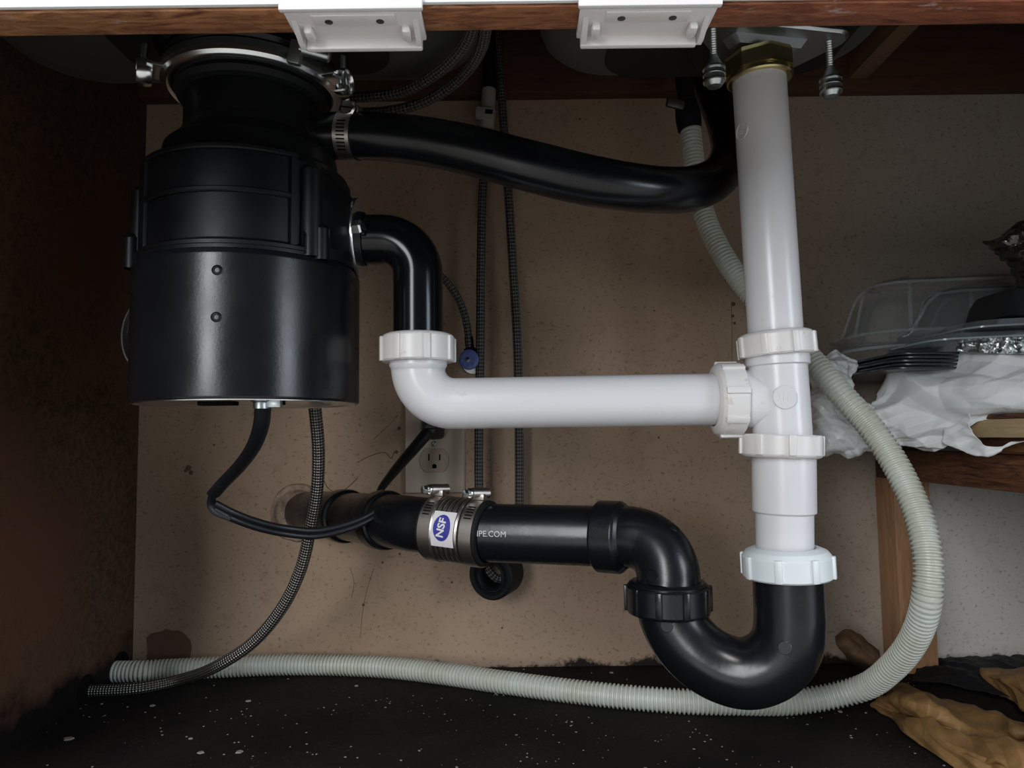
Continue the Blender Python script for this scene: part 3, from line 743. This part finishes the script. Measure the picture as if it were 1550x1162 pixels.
for i, c2 in enumerate(lobes):
    c3 = V((c2.x, c2.y, zp + 3))
    mb = MB(); mb.lathe([(2.3 + .35 * math.sin(j * 1.57), -27 + 27 * j / 60) for j in range(61)], T(*c3), 12); sc_ = mb.build('thumb_screw', M_zinc, drain)
    mb = MB()
    mb.lathe([(2.5, -22), (6, -30), (7.4, -34), (7.4, -41), (5, -45), (.1, -45.5)], T(c3.x, c3.y, c3.z), 20); mb.build('screw_head', M_zinc, sc_)
    for z in (-32, -36.5, -41):
        g = MB(); g.torus_like([(6.8, z - .9), (8.1, z - .6), (8.1, z + .6), (6.8, z + .9)], T(*c3), 20); g.build('grip_ridge', M_chrome, sc_)

# ------------------------------------------------------------------ black rubber hose + clamp
hp = pts((492, 207, 526), (530, 205, 523), (620, 211, 514), (700, 225, 506), (800, 251, 501), (900, 275, 506), (990, 287, 522), (1050, 285, 548), (1092, 262, 588), (1106, 225, 622), (1096, 180, 650), (1078, 130, 668), (1066, 60, 680))
b = MB(); b.sweep(hp, [17.2, 17.2, 17.4, 17.6, 18, 18, 17.2, 17.5, 17.5, 17.5, 17.2, 17, 17], 40, 3, rfun=lambda s: 1 + .012 * noise.noise(V((s * .03, 0, 0))))
tag(b.build('rubber_hose', M_rubber), 'thick black rubber hose sweeping from the disposal to behind the tailpiece', 'hose')
hc = P(530, 206, 523); hx = (hp[2] - hp[0]).normalized()
clamp = thing('hose_clamp', hc - V((0, 0, 18)), 'worm drive hose clamp with slotted steel band on the thick rubber hose', 'hose clamp')
HM = frame(hc, hx, (0, 0, 1))
b = MB(); b.torus_like([(17.3, -6.2), (18.3, -6.2), (18.3, 6.2), (17.3, 6.2)], HM, 56); b.build('band', M_steel, clamp)
hl = HM.inverted() @ EYE; ah = math.atan2(hl.y, hl.x)
s2 = 1 if (HM @ V((math.cos(ah + .1), math.sin(ah + .1), 0))).z > (HM @ V((math.cos(ah - .1), math.sin(ah - .1), 0))).z else -1
for i in range(9):
    g = MB(); a = ah + s2 * (.62 - i * .145)
    g.box((0, 0, 0), (.5, 1.0, 6.6), HM @ Matrix.Rotation(a, 4, 'Z') @ T(18.4, 0, 0)); g.build('band_slot', M_void, clamp)
sc0 = P(528, 164, 510)
b = MB(); b.lathe([(5.2, -9), (6, -7), (6, 6), (5, 7)], frame(sc0 + V((2, 9, 1)), (-.25, -1, -.1)), 20); b.box((0, 0, -5), (12, 8, 4), frame(sc0 + V((2, 9, 1)), (0, 0, 1), hx), .6); b.build('screw_housing', M_steel, clamp)
b = MB(); SM = frame(sc0 + V((0, 1, 0)), (-.2, -1, -.1), (1, 0, -.2)); b.lathe([(6.4, 0), (6.4, 3), (5, 4.2)], SM, 8); sh_ = b.build('screw_head', M_chrome, clamp)
b = MB(); b.box((0, 0, 4.1), (10, 1.3, .5), SM); b.build('screw_slot', M_void, sh_)

# ------------------------------------------------------------------ white corrugated hose
PT = 4.1
cp = pts((1044, 172, 772), (1047, 210, 770), (1053, 262, 766), (1066, 325, 757), (1092, 382, 742), (1128, 435, 726), (1176, 489, 706), (1232, 548, 676), (1275, 598, 652), (1322, 652, 632), (1362, 715, 612), (1392, 785, 592), (1405, 850, 578), (1403, 905, 578), (1386, 962, 602), (1350, 1010, 640), (1305, 1041, 674))
cp += [F(x, y, 11.2) for x, y in ((1205, 1062), (1120, 1063), (1030, 1061), (940, 1054), (850, 1044), (760, 1032), (670, 1019), (590, 1010), (500, 1006), (410, 1006), (320, 1010), (240, 1014))]
e = cp[-1]; cp.append(V((XL + 30, e.y - 4, 11.6))); cp.append(V((XL - 4, e.y - 6, 12)))
b = MB(); b.sweep(cp, 10.6, 18, PT / 6, rfun=lambda i: (1.075, 1.085, 1.075, .93, .91, .93)[i % 6], ridx=True)
tag(b.build('corrugated_hose', M_hose), 'milky white corrugated drain hose looping down and across the cabinet floor', 'hose')
rc = thing('hose_connector', P(1040, 175, 775), 'black rubber connector with spring clip above the corrugated hose', 'hose connector')
u0 = P(1036, 128, 772); u1 = P(1044, 196, 772); b = MB(); Lr = (u1 - u0).length
b.lathe([(9.5, -20), (9.5, Lr * .35), (13, Lr * .42), (14, Lr * .75), (13, Lr), (11, Lr)], frame(u0, u1 - u0), 28); b.build('sleeve', M_matte, rc)
b = MB(); c_ = P(1022, 157, 756); b.box((0, 0, 0), (20, 7, 10), frame(c_, (.2, -.2, 1), (.75, 0, .65)), 1.5); b.lathe([(11.5, -4), (12.2, -3.5), (12.2, 3.5), (11.5, 4)], frame(P(1040, 158, 772), (.1, 0, 1)), 28, caps=False); b.build('spring_clip', M_bolt_dark, rc)

# ------------------------------------------------------------------ braided supply hoses
def hose(name, path, r, m, label, step=3, segs=14, cat='hose'):
    b = MB(); b.sweep(path, r, segs, step); o = b.build(name, m); return tag(o, label, cat)
fa = pts((738, 200, 806), (731, 280, 806), (728, 400, 806), (727, 520, 806), (725, 640, 806), (725, 740, 804), (727, 810, 806), (737, 858, 808), (756, 876, 810), (776, 858, 812), (785, 810, 812), (786, 740, 812), (785, 600, 812), (782, 500, 812), (776, 400, 812), (770, 300, 812), (763, 200, 812), (758, 120, 812), (752, 40, 812), (750, -40, 800))
b = MB(); b.sweep(fa, 5.0, 14, 3)
fh = thing('faucet_hose', fa[8], 'dark braided faucet hose hanging in a long narrow U behind the pipes', 'hose')
b.build('braided_tube', M_braid_dark, fh)
qc = thing('quick_connect', P(738, 195, 806), 'beige plastic quick connect coupling on the hanging faucet hose', 'hose fitting')
b = MB(); a0 = P(740, 136, 806); a1 = P(737, 196, 806); Lq = (a1 - a0).length
b.lathe([(8.5, 0), (8.5, Lq * .5), (9.5, Lq * .52), (9.5, Lq * .72), (9, Lq * .74), (8.2, Lq)], frame(a0, a1 - a0), 28); b.build('body', M_coupler, qc)
b = MB(); c_ = P(734, 172, 797); b.box((0, 0, 0), (22, 12, 12), frame(c_, (.1, 0, 1)), 2); b.build('collar', M_coupler, qc)
b = MB(); b.box((5, -6.2, 0), (9, 1, 5), frame(c_, (.1, 0, 1))); b.build('latch_slot', M_void, qc)
b = MB(); b.sweep(pts((740, 140, 806), (741, 100, 806), (743, 40, 805), (744, -40, 800)), 6.3, 16, 4); b.build('inlet_tube', M_matte, qc)
wt = thing('hose_weight', P(755, 880, 800), 'round black ring weight at the bottom of the hanging faucet hose', 'hose weight')
wc = P(750, 868, 798); WM = frame(wc, V((-.45, -1, -.05)))
b = MB(); b.torus_like([(13, -20), (24, -20), (26, -18), (26, 12), (24, 14), (20.5, 14), (19.5, 12.5), (16, 12.5), (14.5, 14), (13, 12)], WM, 48); b.build('ring_body', M_matte, wt)
b = MB(); b.torus_like([(17.2, 12), (18.6, 12), (18.6, 13.6), (17.2, 13.6)], WM, 40); b.build('ring_groove', M_rubber, wt)
hose('supply_hose', pts((430, 160, 640), (500, 149, 618), (560, 146, 602), (610, 138, 586), (650, 118, 564), (685, 90, 534), (707, 62, 506), (716, 40, 484), (718, 5, 452)), 4.6, M_braid_dark, 'upper of two dark braided hoses curving up to the sink beside the disposal')
hose('supply_hose', pts((470, 172, 650), (545, 171, 632), (590, 168, 620), (640, 155, 604), (680, 132, 582), (710, 104, 552), (728, 74, 520), (735, 45, 490), (738, 5, 452)), 4.6, M_braid_dark, 'lower of two dark braided hoses curving up to the sink above the rubber hose')
sl = pts((471, 560, 640), (477, 620, 652), (482, 680, 664), (480, 740, 676), (470, 800, 690), (455, 862, 704), (428, 918, 716), (385, 970, 728), (330, 1007, 738))
q = [F(265, 1030, 8), F(210, 1041, 7)]; sl += q; sl.append(V((XL - 4, q[-1].y - 10, 8)))
hose('dishwasher_hose', sl, 5.9, M_braid_steel, 'silver braided steel hose bending down from behind the disposal to the floor corner', 2.5, 16)
# shut-off valve with thin hose
va = thing('shutoff_valve', P(711, 560, 837), 'small shutoff valve with a blue round knob on the back wall', 'valve')
vc = P(713, 546, 812)
b = MB(); b.lathe([(14, 0), (13, 3), (7, 4), (7, 26)], frame((vc.x + 1, YB, vc.z), (0, -1, 0)), 28); b.build('stub', M_zinc, va)
b = MB(); KM = frame(vc + V((-1, -9, 0)), (-.2, -1, 0)); b.lathe([(4, -8), (4, 0), (11, 0), (11.5, 2), (11.5, 5), (9, 6.5), (.1, 6.5)], KM, 24); kb = b.build('knob', M_blue, va)
b = MB(); b.lathe([(2.6, 6), (2.6, 8), (.1, 8.3)], KM, 12); b.build('knob_screw', M_chrome, kb)
for i in range(8):
    g = MB(); g.box((7.2, 0, 6.6), (3, 1.4, 1.0), KM @ Matrix.Rotation(i * math.pi / 4, 4, 'Z'), .3); g.build('knob_spoke', M_blue, kb)
b = MB(); b.lathe([(7, 0), (7, 12), (5, 14), (5, 26)], frame(vc + V((0, 2, 2)), (-.1, 0, 1)), 20); b.build('compression_nut', M_matte, va)
hose('valve_hose', pts((440, 150, 672), (455, 290, 690), (500, 348, 722), (560, 362, 770), (605, 372, 792), (645, 398, 802), (672, 422, 806), (690, 445, 810), (702, 472, 812), (708, 500, 813), (711, 530, 813)), 4.3, M_braid_dark, 'thin dark braided hose curving down to the blue knobbed valve')
# coil of wire behind the disposal
cc = P(186, 508, 640)
b = MB(); coil = []
for i in range(120):
    a = 2 * math.pi * i / 24; coil.append(cc + V((14 + (9 + i * .05) * math.cos(a) * 1.7, i * .25, 30 * math.sin(a) * (1 - .002 * i))))
b.sweep(coil, 1.3, 8, 3); tag(b.build('wire_coil', M_coil), 'coil of thin dark wire peeking out left of the disposal', 'wire')

# ------------------------------------------------------------------ outlet, cord and plug
pl0 = P(615, 598, YB); pl1 = P(702, 745, YB); pc = V(((pl0.x + pl1.x) / 2, YB, (pl0.z + pl1.z) / 2))
out = thing('wall_outlet', pc - V((0, 0, 57)), 'almond duplex electrical outlet on the back wall under the white pipe', 'electrical outlet')
b = MB(); OM = frame(pc, (0, -1, 0), (1, 0, 0))
b.loft([[OM @ V((x, y, z)) for x, y in rrect(wd, hd, 2, 3)] for wd, hd, z in ((70, 115, 0), (70, 115, 3.2), (67, 112, 5.2))]); plate = b.build('cover_plate', M_plate, out)
for s_, py in ((1, 652), (-1, 699)):
    cy = s_ * 19.3
    shp = [(x, max(-13.8, min(13.8, y))) for x, y in [(17.2 * math.cos(t), 17.2 * math.sin(t)) for t in [2 * math.pi * i / 48 for i in range(48)]]]
    g = MB(); g.prism(shp, 2.6, OM @ T(0, cy, 4.0), .5); fc = g.build('receptacle', M_recept, out)
    g = MB(); g.torus_like([(17.2, 5), (18.2, 5), (18.2, 5.5), (17.2, 5.5)], OM @ T(0, cy, 0), 40); 
    g.bm.free()
    for x in (-6.3, 6.3):
        g = MB(); g.box((x, 3.5, 6.6), (1.6, 8 if x < 0 else 7, .6), OM @ T(0, cy, 0)); g.build('slot', M_void, fc)
    g = MB(); g.lathe([(2.5, 6.3), (2.5, 6.9), (.1, 6.9)], OM @ T(0, cy - 6.5, 0), 14); g.box((0, -7.8, 6.6), (5, 2.6, .6), OM @ T(0, cy, 0)); g.build('ground_hole', M_void, fc)
g = MB(); g.lathe([(3, 5), (3, 6.2), (2.2, 6.9), (.1, 6.9)], OM, 18); sw = g.build('cover_screw', M_zinc, out)
g = MB(); g.box((0, 0, 7), (4.6, .8, .3), OM @ Matrix.Rotation(.9, 4, 'Z')); g.build('screw_slot', M_void, sw)
cord = thing('power_cord', P(470, 810, 700), 'flat black power cord running from the disposal bottom to the outlet plug', 'power cord')
b = MB()
c1 = pts((398, 612, 478), (396, 640, 488), (384, 675, 510), (362, 706, 535), (337, 732, 555), (323, 748, 565))
b.sweep(c1, 1, 14, 2, flat=(5.4, 3.0, (1, 0, .35))); b.build('cable', M_cord, cord)
b = MB(); c1b = pts((338, 730, 556), (324, 745, 566), (320, 760, 570), (326, 771, 572), (350, 781, 577))
b.sweep(c1b, 1, 14, 1.5, flat=(5.4, 2.6, (.7, 0, .7))); b.build('cable', M_cord, cord)
for off in (-2.3, 2.3):
    c2 = [p + V((0, off * .4, off)) for p in pts((325, 766, 571), (350, 779, 577), (390, 794, 592), (430, 803, 608), (478, 807, 622), (525, 797, 632), (560, 782, 642), (583, 766, 652))] + pts((588, 754, 672), (578, 744, 700))
    b = MB(); b.sweep(c2, 2.7, 12, 3); b.build('cable', M_cord, cord)
c3 = pts((572, 750, 716), (578, 738, 724), (598, 712, 752), (622, 684, 780), (646, 656, 800))
b = MB(); b.sweep(c3, [3.4, 3.8, 5.2, 6.2, 7], 14, 3); b.build('cable', M_cord, cord)
pg = OM @ V((0, 19.3, 6.7))
b = MB(); b.loft([[OM @ V((x - 1, 17 + y, z)) for x, y in rrect(wd, hd, 6, 4)] for wd, hd, z in ((26, 24, 6.7), (26, 24, 14), (22, 20, 24), (15, 14, 34), (12, 11, 38))]); b.build('plug', M_cord, cord)

# ------------------------------------------------------------------ white door catches under the rail
def catch(x0, x1, label, flip):
    t = thing('cabinet_catch', ((x0 + x1) / 2, 310, 445), label, 'cabinet catch', 'white catches under the rail')
    W = x1 - x0; cx = (x0 + x1) / 2
    b = MB(); b.box((cx, 309.5, 450.4), (W, 25, 3.0), bev=.8); b.build('base_plate', M_catch, t)
    b = MB(); b.box((cx, 297, 456), (W + 2.5, 3.0, 15), bev=.8); b.build('front_flange', M_catch, t)
    b = MB(); b.box((cx + flip * 1.2, 321.2, 448), (W - 6, 3.4, 7.6), bev=.8); b.build('rear_lip', M_catch, t)
    b = MB(); b.box((cx, 304, 448.6), (W * .62, 8, 1), bev=.4); b.build('raised_panel', M_catch, t)
    for s in (-1, 1):
        g = MB(); xx = cx + s * (W / 2 - 3)
        g.prism([(301, 450), (321, 450), (321, 444.8), (316, 444.8)], 2.4, Matrix(((0, 0, 1, xx - 1.2), (1, 0, 0, 0), (0, 1, 0, 0), (0, 0, 0, 1)))); g.build('gusset', M_catch, t)
        g = MB(); g.box((cx + s * (W / 2 - 8), 313, 447.6), (4, 9, 4.5), bev=1.4); g.build('latch_nub', M_catch, t)
    for s in (-1, 1):
        g = MB(); g.lathe([(1.8, 0), (1.8, .4), (.1, .7)], frame((cx + s * W * .19, 304.5, 448.3), (0, 0, -1)), 14); g.build('screw', M_bolt_dark, t)
catch(-98, -38, 'white plastic cabinet catch under the rail above the disposal', 1)
catch(32, 92, 'white plastic cabinet catch under the rail left of the brass drain nut', -1)

# ------------------------------------------------------------------ side shelf on a post
SHT = 243
b = MB(); b.box((422 + 149, 640, SHT - 16), (298, 394, 32), bev=1.5); tag(b.build('shelf_board', M_shelf), 'thick dark brown wooden side shelf on the right under the bags', 'shelf')
b = MB(); b.box((441, 817, (SHT - 32) / 2), (40, 40, SHT - 32), bev=1); tag(b.build('shelf_post', M_post), 'square orange pine post holding up the side shelf', 'post')
# things on the shelf
b = MB()
tub = [[V((560 + x, 742 + y, z)) for x, y in rrect(wd, hd, 24, 6)] for wd, hd, z in ((226, 120, SHT), (236, 130, SHT + 60), (242, 136, SHT + 62), (242, 136, SHT + 66), (232, 126, SHT + 66))]
b.loft(tub); tag(b.build('storage_tub', M_tub), 'grey white plastic tub tucked behind the white bag on the shelf', 'tub')
mb = MB(); mb.box((506, 570, 265), (196, 170, 15.5), bev=.8); tag(mb.build('wood_board', M_pale), 'pale tan wooden board poking out of the white bag', 'board')
mb = MB(); mb.box((507, 568, 275.2), (196, 168, 4.2), bev=.6); tag(mb.build('wood_board', M_shelf), 'thin dark wooden slat lying on the pale board in the bag', 'board')
mb = MB(); mb.box((508, 566, SHT + 7), (180, 150, 13.4), bev=.8); tag(mb.build('wood_board', M_shelf), 'lower dark wooden board between the shelf and the pale board', 'board')
for i in range(5):
    mb = MB(); z = 319 + i * 3.4
    mb.prism([(470 + x + i * 1.5 + (i % 2) * 3, 728 + y) for x, y in rrect(240, 150, 20, 5)], 2.4, Matrix.Rotation(R(1.0), 4, 'Y') @ T(-5, 0, z + 8), .5)
    tag(mb.build('tray_lid', M_stack), ['lowest', 'second lowest', 'middle', 'second highest', 'topmost'][i] + ' dark flat lid in the stack left on the shelf', 'lid', 'stack of dark flat lids')
def dome(x0, x1, y0, y1, z0, h, label, m, name='clear_cover', tilt=0):
    cx, cy = (x0 + x1) / 2, (y0 + y1) / 2; wd, hd = x1 - x0, y1 - y0
    rings = []
    for ins, z in ((0, 0), (1, 2), (6, 3), (9, 16), (15, 18), (20, 30), (24, h * .55), (30, h * .75), (40, h * .9), (56, h * .985), (75, h)):
        rings.append([V((cx + x, cy + y, z0 + z)) for x, y in rrect(wd - 2 * ins, hd - 2 * ins, max(6, 44 - ins * .4), 7)])
    for r_ in rings:
        for v in r_: v.z += (v.x - x0) * tilt
    t = thing(name, (cx, cy, z0), label, 'plastic cover', 'clear domed covers')
    mb = MB(); mb.loft(rings, True, False, True); mb.build('shell', m, t, solid=.8)
    for r_, nm in ((rings[0], 'base_rim'), (rings[3], 'step_bead'), (rings[8], 'crown_bead')):
        mb = MB(); mb.sweep(r_ + [r_[0]], 1.7, 8, 5, smooth=False); mb.build(nm, M_bead, t)
    for k_ in range(0, len(rings[0]), 8):
        for q_ in (0, 7):
            mb = MB(); mb.sweep([rings[i_][(k_ + q_) % len(rings[0])] for i_ in range(3, 9)], 2.0, 6, 4); mb.build('corner_bead', M_bead, t)
    return t
dome(345, 650, 690, 828, 346, 78, 'larger clear domed plastic cover at the back of the shelf', M_clear, tilt=.03)
dome(415, 640, 702, 816, 349, 66, 'smaller clear domed plastic cover nested inside the larger one', M_clear, tilt=.03)
def flatlid(x0, x1, y0, y1, z, h, label, m, tilt, name='clear_tray'):
    cx, cy = (x0 + x1) / 2, (y0 + y1) / 2
    mb = MB(); mb.loft([[V((cx + x, cy + y, z + zz)) for x, y in rrect(x1 - x0 - 2 * ins, y1 - y0 - 2 * ins, 22, 6)] for ins, zz in ((0, 0), (0, 1.5), (8, 2), (14, h), (20, h), (30, h - 2))], True, True, True)
    for v in mb.bm.verts: v.co.z += (v.co.x - x0) * tilt
    return tag(mb.build(name, m), label, 'tray', 'clear shallow trays')
flatlid(358, 600, 600, 690, 340, 7, 'lower clear shallow tray beneath the black container', M_clear2, .035)
flatlid(388, 640, 596, 688, 350, 8, 'upper clear shallow tray directly under the black container', M_clear2, .037)
mb = MB(); mb.loft([[V((530 + x, 640 + y, z)) for x, y in rrect(wd, hd, 20, 6)] for wd, hd, z in ((206, 90, 362), (202, 86, 365), (196, 80, 378), (188, 72, 386), (172, 58, 389))])
tag(mb.build('black_container', M_dark_tray), 'black plastic container upside down on the clear trays', 'container')
ctrl = [[P(x, y + 2 * math.sin(x), Y) for x, Y in ((1450, 640), (1480, 622), (1515, 608), (1560, 592))] for y in (508, 516, 524, 534)]
mb = surf(ctrl, 60, 24, 6, 9, 3); tag(mb.build('foil_sheet', M_foil, sharp=50, solid=.4), 'crumpled silver foil edge between the trays and the white bag', 'foil')
# white carrier bag: big draped front, and the loose end overhanging to the left
def net(rows): return [[P(*q) for q in r] for r in rows]
bagA = net([
 [(1330, 598, 735), (1370, 570, 725), (1405, 545, 712), (1440, 524, 692), (1480, 522, 672), (1520, 522, 655), (1575, 514, 640)],
 [(1312, 606, 716), (1355, 580, 702), (1400, 552, 684), (1440, 528, 662), (1480, 526, 642), (1520, 526, 622), (1575, 520, 600)],
 [(1310, 630, 705), (1350, 612, 690), (1400, 590, 668), (1445, 575, 642), (1485, 572, 618), (1525, 572, 598), (1575, 568, 572)],
 [(1316, 655, 705), (1355, 645, 688), (1400, 632, 664), (1445, 622, 640), (1485, 618, 616), (1525, 620, 596), (1575, 612, 568)],
 [(1335, 678, 705), (1365, 672, 690), (1405, 664, 668), (1440, 656, 646), (1480, 628, 620), (1525, 628, 598), (1575, 624, 570)],
 [(1352, 678, 706), (1378, 688, 692), (1410, 684, 674), (1440, 668, 652), (1478, 634, 626), (1525, 632, 604), (1575, 628, 574)]])
mb = surf(bagA, 190, 120, 13, 40, 1, True); bgo = thing('plastic_bag', P(1440, 690, 660), 'crumpled white plastic bag draped over the things on the side shelf', 'plastic bag')
mb.build('bag_film', M_bag, bgo, sharp=9, solid=.35)
strip = net([
 [(1432, 652, 650), (1455, 636, 634), (1470, 626, 622)],
 [(1425, 668, 650), (1452, 658, 634), (1468, 645, 622)],
 [(1440, 676, 640), (1468, 672, 624), (1480, 668, 614)],
 [(1470, 686, 622), (1486, 688, 612), (1505, 676, 604)],
 [(1490, 688, 610), (1515, 680, 600), (1545, 670, 588)],
 [(1530, 668, 592), (1560, 666, 578), (1580, 662, 570)]])
mb = surf(strip, 40, 100, 4, 22, 5, True); mb.build('bag_handle', M_bag, bgo, sharp=9, solid=.35)
bagB = net([
 [(1222, 542, 742), (1235, 530, 738), (1258, 526, 734), (1285, 532, 732), (1300, 545, 730)],
 [(1222, 570, 732), (1240, 560, 716), (1262, 552, 712), (1278, 575, 720), (1292, 600, 724)],
 [(1222, 610, 732), (1240, 605, 712), (1262, 602, 706), (1288, 612, 708), (1318, 622, 712)],
 [(1224, 650, 734), (1242, 652, 714), (1265, 652, 706), (1295, 655, 704), (1325, 650, 706)],
 [(1230, 676, 738), (1250, 682, 720), (1275, 685, 712), (1300, 684, 708), (1330, 672, 706)],
 [(1240, 684, 742), (1258, 690, 728), (1280, 692, 720), (1305, 690, 714), (1328, 682, 710)]])
mb = surf(bagB, 100, 140, 11, 34, 8, True)
tag(mb.build('plastic_bag', M_bag, sharp=9, solid=.35), 'loose white plastic bag bulging off the shelf beside the tee', 'plastic bag')
bagC = net([
 [(1500, 372, 640), (1530, 345, 632), (1550, 330, 625), (1580, 312, 615)],
 [(1488, 366, 636), (1522, 366, 612), (1550, 362, 604), (1580, 350, 596)],
 [(1500, 372, 636), (1528, 382, 612), (1552, 392, 604), (1580, 392, 596)],
 [(1530, 395, 640), (1542, 412, 622), (1560, 425, 614), (1585, 432, 606)],
 [(1545, 425, 650), (1555, 432, 640), (1570, 436, 632), (1590, 440, 624)]])
mb = surf(bagC, 90, 90, 10, 24, 12, True)
tag(mb.build('dark_bag', M_darkbag, sharp=9, solid=.35), 'dark glossy crinkled plastic bag at the upper right edge', 'plastic bag')

# ------------------------------------------------------------------ kraft paper and card on the floor
def fnet(rows): return [[F(*q) for q in r] for r in rows]
pa = fnet([
 [(1352, 1036, 8), (1400, 1048, 14), (1450, 1064, 12), (1500, 1082, 10), (1560, 1096, 12), (1620, 1110, 10)],
 [(1330, 1052, 14), (1385, 1066, 24), (1440, 1080, 22), (1500, 1100, 16), (1560, 1112, 20), (1620, 1126, 16)],
 [(1316, 1064, 6), (1375, 1084, 6), (1432, 1104, 8), (1495, 1118, 12), (1560, 1128, 10), (1620, 1145, 8)],
 [(1345, 1084, 4), (1400, 1108, 12), (1455, 1130, 20), (1510, 1140, 24), (1565, 1152, 20), (1620, 1168, 16)],
 [(1395, 1124, 3), (1440, 1158, 3), (1490, 1180, 4), (1540, 1195, 6), (1590, 1210, 6), (1640, 1220, 5)]])
mb = surf(pa, 150, 100, 12, 46, 2, True); tag(mb.build('kraft_paper', M_paper, sharp=7, solid=.5), 'creased golden brown kraft paper lying on the floor at lower right', 'paper')
pb = fnet([
 [(1470, 1012, 12), (1505, 1010, 22), (1545, 1010, 26), (1600, 1012, 26)],
 [(1485, 1026, 10), (1520, 1034, 24), (1555, 1040, 28), (1600, 1046, 26)],
 [(1510, 1046, 5), (1535, 1064, 8), (1560, 1082, 9), (1610, 1095, 9)]])
mb = surf(pb, 70, 60, 8, 34, 6, True); tag(mb.build('kraft_paper', M_paper, sharp=7, solid=.5), 'smaller folded flap of brown paper behind the larger kraft sheet', 'paper')
pcd = [[P(1264, 962, 752), P(1280, 954, 756), P(1300, 960, 760), P(1330, 985, 764)],
       [P(1266, 975, 744), P(1284, 972, 738), P(1304, 982, 738), P(1334, 1004, 744)],
       [P(1278, 990, 748), P(1292, 994, 740), P(1310, 1002, 738), P(1340, 1020, 742)],
       [F(1292, 1006, 2), F(1305, 1014, 2), F(1322, 1020, 2), F(1345, 1030, 2)]]
mb = surf(pcd, 40, 36, 2.5, 24, 4); tag(mb.build('cardboard_scrap', M_card, sharp=50, solid=1.2), 'curled dark brown cardboard scrap standing at the wall beside the post', 'cardboard')
db = fnet([[(1400, 1000, 2), (1440, 995, 10), (1490, 993, 10), (1540, 990, 8), (1600, 985, 5)],
           [(1390, 1015, 3), (1440, 1012, 16), (1490, 1008, 18), (1540, 1006, 14), (1600, 1000, 9)],
           [(1380, 1032, 2), (1440, 1036, 7), (1480, 1044, 8), (1540, 1060, 8), (1600, 1070, 5)]])
mb = surf(db, 80, 50, 5, 30, 9, True); tag(mb.build('dark_liner_sheet', M_matte, sharp=7, solid=.5), 'crumpled black plastic liner on the floor behind the kraft paper', 'plastic sheet')
mb = MB(); c_ = F(1556, 990, 0); mb.lathe([(14, 0), (16, 3), (16, 18), (13, 26), (6, 30), (.1, 30.5)], T(c_.x + 6, c_.y, 0), 28); tag(mb.build('black_bottle', M_matte), 'rounded black bottle end at the right edge by the wall', 'bottle')
# scattered pale chips and dust
random.seed(11); mb = MB()
big_ = [(104, 1118, 5), (435, 0, 0), (1362, 1078, 4), (1385, 1086, 3), (1272, 1077, 3), (925, 1018, 3), (725, 1001, 4), (540, 1038, 3), (1277, 1003, 4), (362, 1138, 4), (230, 1068, 3), (288, 1118, 2.5), (376, 1061, 3), (304, 1139, 3)]
spots = [(x, y, s) for x, y, s in big_ if s] + [(random.uniform(70, 1480), random.uniform(1010, 1190), abs(random.gauss(.55, .35)) + .25) for _ in range(650)]
for x, y, s in spots:
    p = F(x, y, 0)
    if not (XL + 4 < p.x < XR and p.y < YB - 4): continue
    if s < 2 and noise.noise(V((p.x * .012, p.y * .012, 3))) < -.05: continue
    a = random.uniform(0, 6.3); n = 5; q = [p + V((s * random.uniform(.6, 1.2) * math.cos(a + 6.283 * i / n), s * random.uniform(.5, 1) * math.sin(a + 6.283 * i / n), .02)) for i in range(n)]
    mb.loft([q, [p + (v - p) * .8 + V((0, 0, min(s * .35, .9))) for v in q]])
ch = mb.build('paint_chips', M_chip, smooth=False); ch['kind'] = 'stuff'; tag(ch, 'pale paint chips and crumbs scattered over the black floor', 'debris')
